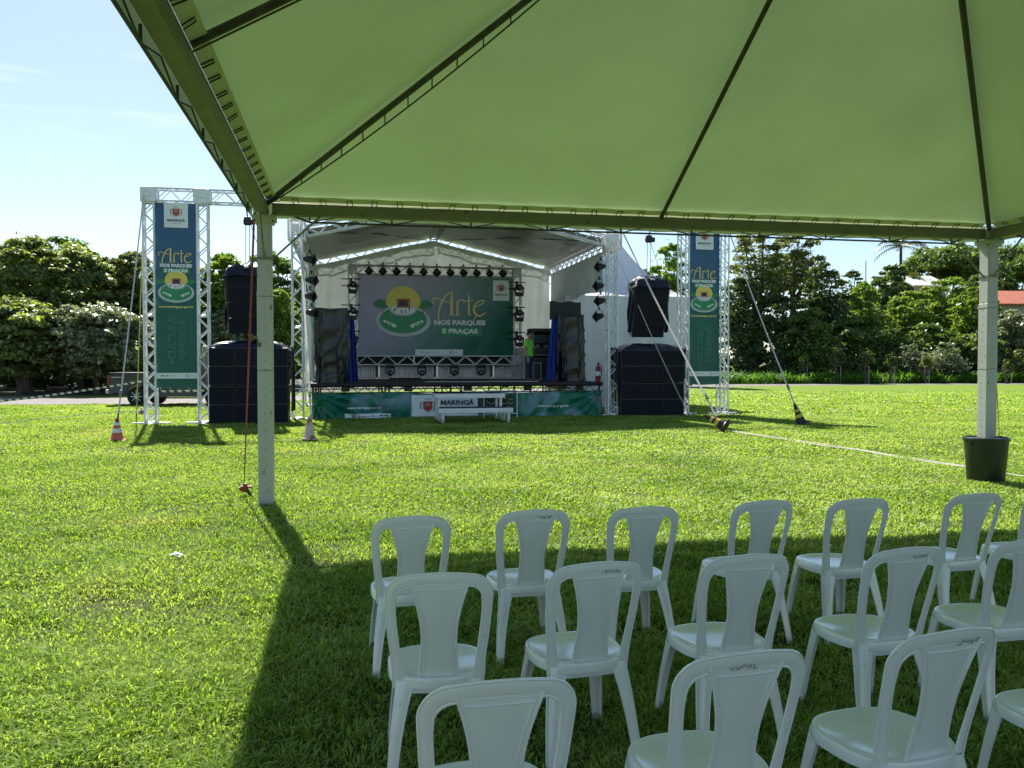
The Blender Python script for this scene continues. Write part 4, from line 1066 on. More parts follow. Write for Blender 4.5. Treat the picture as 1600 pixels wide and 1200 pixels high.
# ================================================================== LOUDSPEAKERS
def crumple(name, label, p, w, d, h, mat, seed, cat='tarp', droop=.0, parent=None):
    rr = random.Random(seed); mb = MB(); g = []
    nx, ny = 17, 11
    for i in range(nx):
        row = []
        for j in range(ny):
            u, v = 2 * i / (nx - 1) - 1, 2 * j / (ny - 1) - 1
            e = max(abs(u), abs(v)); base = h * (1 - e ** 3) + .3 * h * mnoise.noise(Vector((u * 2.6 + seed, v * 2.6, 1))) + .22 * h * mnoise.noise(Vector((u * 6 + seed, v * 6, 4)))
            z = base * (1 + .5 * mnoise.noise(Vector((u * 3.5, v * 5 + seed, 8)))) - droop * max(0, (e - .8) / .2)
            row.append(Vector((u * w / 2 * (1 + .06 * mnoise.noise(Vector((v * 4, u * 3, seed)))), v * d / 2, max(z, -droop) + .01)))
        g.append(row)
    mb.grid(g, 0, .006); o = mb.build(name, mat, parent, True, loc=p)
    if parent is None: o.rotation_euler.z = TH
    return tag(o, label, cat) if label else o
sub0 = None
def subwoofer(p, label):
    global sub0
    if sub0 is None:
        t = thing('subwoofer', label, 'loudspeaker'); m = MB()
        m.bbox((0, .45, .53), (.715, .88, 1.06), 0, None, .018); m.build('cabinet', M['box'], t)
        m = MB(); m.bbox((0, -.004, .79), (.665, .03, .475), 0, None, .008); m.bbox((0, -.012, .275), (.665, .03, .485), 0, None, .008); m.build('grille', M['grille'], t)
        for q in (-1, 1):
            m = MB(); m.bbox((q * .36, .45, .6), (.02, .22, .09), 0, None, .006); m.build('handle', M['black'], t)
        sub0 = t
    else: t = copy_tree(sub0)
    t.location = p; t.rotation_euler = (0, 0, TH); return tag(t, label, 'loudspeaker', 'subwoofers stacked beside the stage')
for sx, nm, t0 in ((-1, 'left', -1.30), (1, 'right', -.35)):
    for k in range(3):
        for r_ in range(2):
            cx = sx * 6.2 + (k - 1) * .725
            subwoofer(SW(cx, t0 + .004 * ((k * 7 + r_ * 3) % 3), .01 + r_ * 1.075), 'black subwoofer in the %s row, %s column of the stack %s of the stage' % (('bottom', 'top')[r_], ('left', 'middle', 'right')[k], nm))
    crumple('tarp_sheet', 'black plastic sheet bunched on top of the subwoofer stack %s of the stage' % nm, SW(sx * 6.2, t0 + .5, 2.16), 2.3, 1.0, .16, M['tarp'], 3 if sx < 0 else 8, droop=.10)
    for q in (-1, 1):
        hung_sheet('tarp_sheet', 'black plastic sheet down the %s side of the subwoofer stack %s of the stage' % ('left' if q < 0 else 'right', nm), 'tarp',
                   SW(sx * 6.2 + q * (1.17 if (sx, q) != (-1, -1) else 1.24), t0 + .42, 0), TH + math.pi / 2 + (.25 if (sx, q) == (-1, -1) else 0), .8, 1.2 if q * sx > 0 else .35, 2.2, M['tarp'], .06, 12, 7 + q + sx)
    # hanging line array
    la = thing('line_array', 'black line array loudspeaker hung from the truss gate above the subwoofers %s of the stage' % nm, 'loudspeaker', SW(sx * 6.25, t0 + .25, 2.30), TH, 'line arrays hung beside the stage')
    y = 0.0; z = 2.02; ang = 0
    for k in range(4):
        h = .46; w = 1.18 - .03 * k; ang = rad((1.5, 3, 5.5, 9)[k]); Rk = Matrix.Rotation(ang, 3, 'X'); z -= h
        off = Vector((0, .06 * k + .02 * k * k, z + .02 * k)); m = MB()
        vs = [Rk @ Vector((sx_ * w / 2 * kx, yy, zz)) + off for yy, kx in ((0, 1), (.62, .82)) for zz, sx_ in ((.02, -1), (.02, 1), (h - .015, 1), (h - .015, -1))]
        m.add(vs, [(0, 1, 2, 3), (5, 4, 7, 6), (4, 0, 3, 7), (1, 5, 6, 2), (3, 2, 6, 7), (4, 5, 1, 0)]); cb = m.build('cabinet', M['box'], la)
        m = MB(); m.bbox(Rk @ Vector((0, -.01, h / 2)) + off, (w - .07, .03, h - .06), 0, Rk, .008); m.build('grille', M['grille'], cb)
    m = MB(); m.bbox((0, .3, 2.07), (1.2, .12, .07), 0, None, .01); m.bbox((0, .3, 2.12), (.12, .9, .06), 0, None, .01); m.tube((0, .3, 2.12), (0, .3, 2.3), .03, 8); m.build('flying_frame', M['alu_old'], la)
    crumple('rain_cover', None, (0, .3, 2.0), 1.26, .9, .22, M['tarp'], 12 if sx < 0 else 17, droop=.16, parent=la)
    for q in (-1, 1):
        m = MB(); g = [[Vector((q * (.60 + .025 * math.sin(i * 1.3 + j)), .02 + .58 * i / 8 + .12 * (1 - j / 9) ** 2, .42 + 1.62 * j / 9)) for j in range(10)] for i in range(9)]; m.grid(g, 0, .006); m.build('side_cover', M['tarp'], la, True)
    ch = thing('chain_hoist', 'black chain hoist hanging from the gate beam above the line array %s of the stage' % nm, 'chain hoist', SW(sx * 6.25, t0 + .55, 4.5), TH, 'chain hoists of the line arrays')
    m = MB(); m.bbox((0, 0, 1.28), (.20, .16, .24), 0, None, .04); m.lathe([(0, -.16), (.08, -.15), (.09, 0), (.08, .15), (0, .16)], 12, 0, (.04, 0, 1.26), Matrix.Rotation(math.pi / 2, 3, 'Y')); m.build('motor', M['black'], ch, True)
    m = MB(); m.tube((-.06, 0, 0), (-.05, 0, 1.2), .010, 5); m.build('load_chain', M['black'], ch)
    m = MB(); m.tube((.05, 0, 0), (.05, 0, 1.2), .010, 5); m.build('load_chain', M['black'], ch)
    m = MB(); m.tube((0, 0, 1.4), (-.01, (.3 - .55) * (1 if sx < 0 else 1), 1.62), .02, 6); m.build('hook', M['black'], ch)
    m = MB(); m.path([(.08, .02, 1.2), (.2, .05, .8), (.42, .1, .3), (.5, .1, -.1)], .009, 4); m.build('chain_tail', M['black'], ch)

# ================================================================== THINGS ON THE STAGE
def draped_stack(s_, t_, w, d, h, label, seed):
    """tall stack of gear under one draped sheet"""
    rr = random.Random(seed); n = 120; g = []; ph = [rr.uniform(0, 6) for _ in range(4)]
    for j in range(41):
        z = h * (1 - j / 40); row = []
        for i in range(n + 1):
            a = 2 * math.pi * i / n; c, s2 = math.cos(a), math.sin(a)
            x = w / 2 * math.copysign(abs(c) ** .45, c); y = d / 2 * math.copysign(abs(s2) ** .45, s2)
            k = j / 40; rg = lambda v: 1 - 2 * abs(math.sin(v)) ** .6
            pl = .6 * mnoise.noise(Vector((a * .9, z * .7, seed)))
            fold = (.008 + .050 * k ** .6) * (rg(a * 6 + ph[0] + pl * 2) + .6 * rg(a * 11 + ph[2] + pl * 3 + .5 * z))
            sl = min(1, k * 5) * (.08 * mnoise.noise(Vector((c * 1.6 + seed, s2 * 1.6, z * .8))) + .045 * (1 - 2 * abs(mnoise.noise(Vector((c * 2.2 - z * 1.4, s2 * 2.2 + seed, z * 1.2)))) ** .5))
            sc = 1 + (fold + sl) / max(.3, w / 2)
            zz_ = z + (.04 * math.sin(a * 3 + ph[1]) if j == 0 else 0)
            row.append(Vector((x * sc, y * sc, max(.005, zz_))))
        g.append(row)
    mb = MB(); mb.grid(g); top = [Vector((0, 0, h + .03))]; mb.add([*g[0][:-1], *top], [(i, (i + 1) % n, n) for i in range(n)])
    o = mb.build('covered_gear', M['tarp'], None, True, loc=SW(s_, t_, 1.095)); o.rotation_euler.z = TH
    return tag(o, label, 'covered gear', 'gear under black sheets on the stage')
draped_stack(-3.95, .75, 1.02, .8, 2.28, 'tall stack of gear under a creased black sheet at the left stage front', 3)
draped_stack(3.95, 1.7, .95, .8, 2.22, 'tall stack of gear under a creased black sheet, right of the person on stage', 11)
def blue_cloth(s_, t_, w0, w1, h, label, lean):
    g = [[Vector((lean * (1 - j / 9) + (w1 + (w0 - w1) * (1 - j / 9)) * (i / 12 - .5), .05 * math.sin(i * 1.4 + j * .15) * (1 - .4 * j / 9), .02 + h * j / 9)) for j in range(10)] for i in range(13)]
    mb = MB(); mb.grid(g, 0, .006); o = mb.build('blue_cloth', M['blue'], None, True, loc=SW(s_, t_, 1.1)); o.rotation_euler.z = TH; return tag(o, label, 'cloth', 'blue cloths on the stage')
blue_cloth(3.42, 1.55, .46, .18, 2.1, 'bright blue cloth hanging beside the black sheet right of the person on stage', -.10)
blue_cloth(-3.32, 1.25, .34, .16, 2.0, 'bright blue cloth hanging beside the black sheet at the left of the stage', .03)
# equipment racks
rk = thing('rack_case', 'tall black equipment rack beside the person in the green shirt on stage', 'rack', SW(3.26, 2.75, 1.1), TH)
m = MB(); W_, D_ = .66, .6
for q in (-1, 1): m.bbox((q * W_ / 2, D_ / 2, .92), (.03, D_, 1.7), 0, None, .006)
m.bbox((0, D_ / 2, 1.77), (W_ + .12, D_ + .1, .12), 0, None, .012); m.bbox((0, D_ / 2, .07), (W_, D_, .05)); m.bbox((0, D_ - .02, .92), (W_, .02, 1.7)); m.build('case', M['black'], rk)
m = MB()
for q in (-1, 1):
    m.bbox((q * (W_ / 2 - .01), -.015, 1.3), (.018, .02, .78), 0, None, .003); m.bbox((q * (W_ / 2 + .0), -.015, .42), (.014, .02, .66), 0, None, .003)
m.bbox((0, -.015, .90), (W_, .02, .02)); m.bbox((0, -.015, .10), (W_, .02, .02)); m.build('edge_trim', M['alu_old'], rk)
for z, h in ((1.45, .3), (1.05, .22), (.66, .3), (.32, .3)):
    m = MB(); m.bbox((0, .03, z), (W_ - .08, .05, h), 0, None, .006)
    for q in range(4): m.tube((-.2 + q * .13, 0, z), (-.2 + q * .13, -.02, z), .018, 8)
    un = m.build('rack_unit', M['box'], rk)
m = MB()
for q in (-.16, .14): m.bbox((q, -.008, 1.2), (.17, .02, .10), 0, None, .03)
m.build('fan_grille', pm('grey_rack_panel', (.12, .12, .125), .5, .2, 12), rk)
rk2 = thing('amplifier_case', 'low black case with pale edging in front of the tall rack on stage', 'case', SW(3.04, 2.5, 1.1), TH)
m = MB(); m.bbox((0, .25, .33), (.3, .4, .6), 0, None, .012); m.build('case', M['box'], rk2)
m = MB()
for q in (-1, 1): m.tube((q * .14, .05, .04), (q * .14, .05, .62), .012, 6)
m.tube((-.14, .05, .62), (.14, .05, .62), .012, 6); m.tube((-.14, .05, .04), (.14, .05, .04), .012, 6); m.build('edge_trim', M['alu_old'], rk2)
# fire extinguisher on the right stage edge
fe = thing('fire_extinguisher', 'red fire extinguisher standing on the right edge of the stage deck', 'fire extinguisher', SW(4.66, .62, 1.097), TH)
m = MB(); m.lathe([(0, 0), (.085, 0), (.09, .02), (.09, .42), (.075, .49), (.03, .53), (.03, .56), (0, .56)], 16); m.build('cylinder', M['red'], fe, True)
m = MB(); m.lathe([(.0915, .2), (.0915, .34)], 16); m.build('label_band', M['strip'], fe, True)
m = MB(); m.bbox((0, 0, .59), (.05, .05, .06), 0, None, .01); m.tube((0, 0, .62), (.0, -.12, .65), .012, 6); m.path([(.03, 0, .58), (.11, 0, .52), (.12, 0, .3), (.10, 0, .16)], .013, 6); m.build('valve', M['black'], fe)

hung_sheet('doorway_shade_sheet', 'dark grey sheet standing in for doorway shade and tarp above the right draped stack', 'sheet', SW(4.0, 2.35), TH, 1.12, 3.2, 3.85, pm('doorway_shade_grey', (.03, .033, .03), .7, .2, 3), .05, 10, 4)  # added dark sheet: paints the shade inside the doorway, along with a tarp
# loose cables and tape marks on deck
m = MB(); pts = [(-1.0 + i * .22, .55 + .18 * math.sin(i * .7), .012) for i in range(18)]; m.path(pts, .010, 4); o = m.build('cable', M['white'], None, loc=SW(0, .6, 1.095)); o.rotation_euler.z = TH; tag(o, 'thin pale cable snaking over the black stage floor', 'cable')

# ------------------------------------------------------------------ person on the stage
def skin_body(name, chains, mat, parent, sub=2):
    """chains: list of (points, radii); the first point of later chains is welded to the nearest earlier point"""
    vs, es, rs = [], [], []
    for pts, rad_ in chains:
        prev = None
        for i, (p, r) in enumerate(zip(pts, rad_)):
            if i == 0 and vs:
                k = min(range(len(vs)), key=lambda q: (Vector(vs[q]) - Vector(p)).length)
                if (Vector(vs[k]) - Vector(p)).length < .006: prev = k; continue
            vs.append(p); rs.append(r)
            if prev is not None: es.append((prev, len(vs) - 1))
            prev = len(vs) - 1
    me = bpy.data.meshes.new(name); me.from_pydata(vs, es, []); o = bpy.data.objects.new(name, me); COL.objects.link(o)
    o.modifiers.new('skin', 'SKIN'); o.modifiers['skin'].use_smooth_shade = True
    for i, v in enumerate(me.skin_vertices[0].data):
        v.radius = rs[i] if isinstance(rs[i], tuple) else (rs[i], rs[i]); v.use_root = (i == 0)
    sm = o.modifiers.new('sub', 'SUBSURF'); sm.levels = sub; sm.render_levels = sub
    me.materials.append(mat); o.parent = parent
    bpy.context.view_layer.update()
    dg = bpy.context.evaluated_depsgraph_get(); em = bpy.data.meshes.new_from_object(o.evaluated_get(dg)); o.modifiers.clear(); o.data = em; em.name = name
    if not em.materials: em.materials.append(mat)
    bpy.data.meshes.remove(me); return o
def loft(rings, n=20):
    """rings: (centre, half width x, half depth y, yaw)"""
    return [[Vector(c) + Matrix.Rotation(yw, 3, 'Z') @ Vector((a * math.cos(2 * math.pi * k / n), b * math.sin(2 * math.pi * k / n), 0)) for k in range(n + 1)] for c, a, b, yw in rings]
# faces local -y+x (three quarter turn to the right); built facing -y then turned
pers = thing('person', 'person in a bright green shirt and dark jeans standing on stage beside a rack', 'person', SW(2.70, 2.3, 1.097), TH + rad(52))
H = 1.70; Z = lambda f: f * H
fingers = []
def hand(wr, d, side, curl):
    """five finger chains from a wrist point along direction d"""
    out = []; d = Vector(d).normalized(); w = Vector(side).normalized(); nrm = d.cross(w).normalized(); wr = Vector(wr)
    palm = wr + d * .05
    out.append(([tuple(wr), tuple(palm), tuple(wr + d * .085)], [(.017, .024), (.015, .038), (.012, .036)]))
    for k, L in enumerate((.068, .078, .072, .055)):
        b = wr + d * .085; p1 = wr + d * .092 + w * (.027 - .018 * k); p2 = p1 + d * L * .5 + nrm * curl * .012; p3 = p2 + d * L * .38 + nrm * curl * .03
        out.append(([tuple(b), tuple(p1), tuple(p2), tuple(p3)], [.009, .0088, .008, .0068]))
    t1 = wr + d * .03 + w * .034; out.append(([tuple(palm), tuple(t1), tuple(t1 + d * .035 + w * .012 + nrm * curl * .012), tuple(t1 + d * .06 + w * .01 + nrm * curl * .028)], [.010, .0105, .0095, .0075]))
    return out
shL, shR = Vector((-.185, 0, Z(.815))), Vector((.185, 0, Z(.815)))
elR = Vector((.255, -.03, Z(.635))); wrR = Vector((.06, -.27, Z(.69)))
elL = Vector((-.255, .03, Z(.63))); wrL = Vector((-.265, -.06, Z(.485)))
ch = [([(0, 0, Z(.53)), (0, .0, Z(.60)), (0, .005, Z(.68)), (0, .0, Z(.76)), (0, .005, Z(.825)), (0, -.0, Z(.865)), (0, -.012, Z(.895)), (0, -.018, Z(.93)), (0, -.006, Z(.965)), (0, 0, Z(.985))],
       [(.155, .105), (.14, .10), (.145, .105), (.165, .11), (.11, .085), (.055, .055), (.058, .068), (.073, .09), (.074, .092), (.045, .055)]),
      ([(0, .005, Z(.825)), tuple(shR), tuple((shR + elR) / 2), tuple(elR), tuple((elR + wrR) / 2), tuple(wrR)], [.08, .06, .048, .041, .036, .026]),
      ([(0, .005, Z(.825)), tuple(shL), tuple((shL + elL) / 2), tuple(elL), tuple((elL + wrL) / 2), tuple(wrL)], [.08, .06, .048, .041, .036, .026])]
for q in (-1, 1):
    hx = q * .095; ch.append(([(0, 0, Z(.53)), (hx, 0, Z(.49)), (hx * 1.08, -.005, Z(.38)), (hx * 1.12, 0, Z(.275)), (hx * 1.12, .015, Z(.17)), (hx * 1.15, .02, Z(.05)), (hx * 1.25, -.09, .035), (hx * 1.3, -.16, .03)], [.1, .085, .075, .056, .052, .04, .04, .03]))
ch += hand(wrR, (-.6, -.55, .25), (0, -.35, .9), 1) + hand(wrL, (-.05, -.1, -1), (0, -1, .1), 1)
body = skin_body('body', ch, M['skin'], pers)
m = MB()
for q in (-1, 1):
    m.lathe([(0, -.012), (.010, -.008), (.012, 0), (.010, .008), (0, .012)], 8, 1, (q * .030, -.100, Z(.935)))
    m.path([(q * .018, -.106, Z(.945)), (q * .045, -.098, Z(.946))], .004, 5, 1)
    m.lathe([(0, -.03), (.012, -.02), (.016, 0), (.012, .02), (0, .03)], 8, 0, (q * .076, .005, Z(.925)))
m.path([(0, -.098, Z(.938)), (0, -.118, Z(.918)), (0, -.105, Z(.912))], [.008, .013, .008], 6, 0); m.path([(-.022, -.099, Z(.897)), (0, -.104, Z(.896)), (.022, -.099, Z(.897))], .005, 5, 2)
m.build('face', [M['skin'], M['hair'], M['pinkp']], body, True)
m = MB(); g = []
for j in range(9):
    ph = rad(-18 + 108 * j / 8); row = []
    for i in range(21):
        a = 2 * math.pi * i / 20; r_ = math.cos(ph); fr = max(0, -math.sin(a)); lift = .055 * fr if j < 4 else 0
        row.append(Vector((.084 * r_ * math.cos(a), .010 + .102 * r_ * math.sin(a), Z(.940) + .088 * math.sin(ph) + lift)))
    g.append(row)
m.grid(g); m.build('hair', M['hair'], body, True)
m = MB()
m.grid(loft([((0, 0, Z(.50)), .178, .128, 0), ((0, 0, Z(.54)), .176, .128, 0), ((0, .0, Z(.62)), .168, .122, 0), ((0, 0, Z(.70)), .178, .128, 0), ((0, 0, Z(.77)), .195, .128, 0), ((0, .003, Z(.81)), .19, .112, 0), ((0, .004, Z(.835)), .125, .092, 0), ((0, .002, Z(.85)), .07, .07, 0)]))
for sh, el in ((shR, elR), (shL, elL)):
    d = (el - sh); pts = [sh - d * .12, sh + d * .15, sh + d * .4, sh + d * .72]; m.path(pts, [.072, .072, .069, .070], 12)
m.build('shirt', M['shirt'], pers, True)
m = MB(); m.grid(loft([((0, 0, Z(.465)), .165, .118, 0), ((0, 0, Z(.50)), .170, .120, 0), ((0, 0, Z(.545)), .165, .118, 0)]))
for q in (-1, 1): m.grid(loft([((q * .085, 0, Z(.49)), .10, .115, 0), ((q * .098, -.002, Z(.42)), .096, .105, 0), ((q * .105, 0, Z(.28)), .074, .082, 0), ((q * .106, .012, Z(.16)), .066, .074, 0), ((q * .11, .015, Z(.045)), .062, .075, 0)]))
m.build('jeans', M['jeans'], pers, True)
for q in (-1, 1):
    m = MB(); m.grid(loft([((q * .118, -.045, .0), .05, .135, 0), ((q * .118, -.045, .03), .054, .14, 0), ((q * .116, -.03, .07), .048, .105, 0), ((q * .112, .012, .10), .045, .06, 0)])); m.build('shoe', M['shoe'], pers, True)
m = MB(); bp_ = wrL + Vector((-.0, -.03, -.11)); m.lathe([(0, -.06), (.035, -.06), (.037, .04), (.02, .07), (.02, .09), (0, .09)], 12, 0, tuple(bp_)); m.build('held_bottle', M['cyan'], None, True)
hb = bpy.data.objects['held_bottle']; hb.location = pers.location; hb.rotation_euler = pers.rotation_euler; tag(hb, 'small light blue bottle held in the lowered hand of the person on stage', 'bottle')

# ================================================================== IN FRONT OF THE STAGE
def platform(s_, t_, w, d, h, label):
    t = thing('step_platform', label, 'platform step', SW(s_, t_), TH, 'white framed steps in front of the stage'); m = MB()
    m.bbox((0, 0, h + .006), (w - .10, d - .10, .03), 0, None, .004); m.build('top_board', M['deck'], t)
    m = MB()
    for q in (-1, 1):
        m.bbox((0, q * (d / 2 - .025), h - .05), (w, .05, .13), 0, None, .006); m.bbox((q * (w / 2 - .025), 0, h - .05), (.05, d - .10, .13), 0, None, .006)
        m.bbox((0, q * (d / 2 - .025) - .027, h - .05), (w, .006, .03), 0, None, .002)
    m.build('frame', M['white'], t)
    for q in (-1, 1):
        for r_ in (-1, 1):
            m = MB(); m.bbox((q * (w / 2 - .12), r_ * (d / 2 - .08), (h - .11) / 2), (.07, .07, h - .11), 0, None, .008); lg = m.build('leg', M['white'], t)
            m = MB(); m.bbox((q * (w / 2 - .12), r_ * (d / 2 - .08), .015), (.09, .09, .03), 0, None, .006); m.tube((q * (w / 2 - .12), r_ * (d / 2 - .08) - .037, .08), (q * (w / 2 - .12), r_ * (d / 2 - .08) - .042, .08), .02, 8); m.build('foot', M['black'], lg)
platform(.10, -2.10, 2.12, .85, .42, 'lower white framed step with black top, nearer of the two before the stage')
platform(.06, -1.18, 2.08, .85, .80, 'higher white framed step with black top, right against the skirt banner')
rl = thing('hand_rail', 'thin white rectangular rail standing behind the right end of the steps', 'rail', SW(1.25, -.62), TH)
m = MB(); c_ = [(-.62, 0, .03), (-.62, 0, .86), (.42, 0, .86), (.42, 0, .03)]; m.path([c_[0], c_[1], c_[2], c_[3]], .02, 6); m.tube((-.62, 0, .16), (.42, 0, .16), .018, 6); m.build('rail_tube', M['white'], rl)
m = MB(); m.bbox((-.62, 0, .012), (.12, .12, .02)); m.bbox((.42, 0, .012), (.12, .12, .02)); m.build('rail_foot', M['white'], rl)

# cones and guy straps
def cone(p, cols, label, tilt=(0, 0), h=.52, lift=0.0):
    t = thing('traffic_cone', label, 'traffic cone', p, 0); a, b = cols
    t.rotation_euler = (tilt[0], tilt[1], .3); m = MB(); R0, R1 = .145, .03
    rz_ = lambda z: R0 + (R1 - R0) * z / h
    m.lathe([(rz_(z), z) for z in (.03, .12, .2, .3, .4, h)] + [(.02, h), (.02, h - .05)], 24); m.build('cone_body', a, t, True)
    for z0_, z1_ in ((.20, .29), (.36, .43)):
        m = MB(); m.lathe([(rz_(z0_) + .002, z0_), (rz_(z0_) + .004, z0_), (rz_(z1_) + .004, z1_), (rz_(z1_) + .002, z1_)], 24); m.build('band', b, t, True)
    m = MB(); m.bbox((0, 0, .02), (.34, .34, .04), 0, None, .02); m.lathe([(.17, .035), (.15, .06)], 20); m.build('base', a if a is not M['black'] else M['black'], t)
    return t
def guy(label, top, foot, mat, r, mid=None, dark=None):
    top, foot = Vector(top), Vector(foot); t = thing('guy_strap', label, 'guy strap', foot, 0, 'guy straps bracing the trusses'); d = top - foot; m = MB()
    side = d.cross(Vector((0, 1, 0))).normalized(); pts = [d * (i / 14) + Vector((0, 0, -.10 * math.sin(math.pi * i / 14))) for i in range(15)]
    g = [[p - side * r for p in pts], [p + side * r for p in pts]]; m.grid(g, 0, .004); m.build('webbing', mat, t)
    m = MB(); m.bbox(d * .09, (.06, .05, .16), 0, d.to_track_quat('Z', 'Y').to_matrix(), .01); m.build('tensioner', M['steel'], t)
    m = MB(); m.tube(-d.normalized() * .1 + Vector((0, 0, .0)), d.normalized() * .12, .018, 6); m.build('stake', M['black'], t)
c1 = ground_at(183, 690); cone(c1, (M['orange'], M['reflect']), 'orange cone with white bands upright on the lawn left of the left truss gate')
gl_ = SW(-8.1, -1.15)
guy('pale strap running from the left gate top down to the upright orange cone', SW(-8.92, -1.2, 6.45), c1 + Vector((.02, 0, .5)), M['rope'], .019)
c2 = ground_at(226, 648); cone(c2 + Vector((.0, 0, .10)), (M['orange_pale'], M['reflect']), 'faded cone tipped on its side against the left gate tower', (0, rad(-118)), .5)
guy('yellow strap running steeply from the left gate top to the tipped cone', SW(-8.95, -1.1, 6.2), ground_at(213, 652), M['rope_y'], .018)
c3 = ground_at(484, 690); cone(c3, (M['orange_pale'], M['orange_pale']), 'faded pale cone standing under the thick strap before the left stage tower', (rad(-16), 0), .56)
guy('thick pale strap from the left front stage tower down to the faded cone', SW(-4.85, -.2, 6.1), c3 + Vector((0, .14, .5)), M['rope'], .026)
c4 = ground_at(1131, 676); cone(c4 + Vector((.05, 0, .13)), (M['black'], M['yellow']), 'black and yellow cone lying tipped on the lawn by the right truss gate', (rad(-40), rad(-52)), .6)
guy('pale strap crossing before the right line array down to the tipped black cone', SW(5.06, -.1, 6.3), c4 + Vector((-.12, .1, .32)), M['rope'], .024)
c5 = ground_at(1253, 664); cone(c5 + Vector((0, 0, .03)), (M['black'], M['yellow']), 'black and yellow cone leaning alone on the lawn far right of the stage', (rad(-8), rad(-19)), .6)
guy('pale strap from the right gate top to the lone black and yellow cone', SW(8.85, -.02, 6.4), c5 + Vector((-.16, .05, .5)), M['rope'], .020)
guy('thin pale strap beside the thick one from the right front stage tower', SW(5.2, .3, 5.2), SW(7.2, -.9, .05), M['rope'], .010)
# low black stand by the right gate
st = thing('trestle_stand', 'low black trestle stand behind the green bottom of the right tall banner', 'stand', SW(7.72, .95), TH)
m = MB(); m.bbox((0, 0, .98), (.62, .5, .08), 0, None, .01); m.bbox((-.05, 0, 1.08), (.3, .3, .14), 0, None, .02); m.build('top', M['black'], st)
for q in (-1, 1):
    m = MB(); m.bbox((q * .18, 0, .47), (.10, .10, .94), 0, None, .01); m.build('leg', M['black'], st)
m = MB(); m.tube((-.18, 0, .1), (.18, 0, .75), .02, 6); m.tube((.18, 0, .1), (-.18, 0, .75), .02, 6); m.build('cross_brace', M['black'], st)

# barrier tape
def tape(label, pts, w=.052):
    m = MB(); P = [Vector(p) for p in pts]; fine = []
    for i in range(len(P) - 1):
        L = (P[i + 1] - P[i]).length; n = max(4, int(L * 3))
        for j in range(n): fine.append(P[i].lerp(P[i + 1], j / n) - Vector((0, 0, .012 * L * math.sin(math.pi * j / n))))
    fine.append(P[-1]); g = [[], []]
    for i, p in enumerate(fine):
        a = .25 * math.sin(i * .55); g[0].append(p + Vector((0, math.sin(a) * w / 2, -w / 2 * math.cos(a)))); g[1].append(p + Vector((0, -math.sin(a) * w / 2, w / 2 * math.cos(a))))
    m.grid(g, 0, .002); tag(m.build('barrier_tape', M['tape'], None, True), label, 'barrier tape', 'barrier tapes')
tape('striped barrier tape stretched from the left photo edge to the left gate', [at_depth(-130, 640, 21.5), SW(-8.95, -1.15, 1.22)])
tape('striped barrier tape stretched between the two towers of the left gate', [SW(-8.66, -1.15, .93), SW(-7.3, -1.15, .95)])
m = MB(); m.path([at_depth(-60, 668, 21), at_depth(90, 652, 22.5), SW(-8.9, -1.1, .42)], .008, 4); tag(m.build('cord', M['white'], None), 'thin white cord sagging low across the lawn towards the left gate', 'cord')

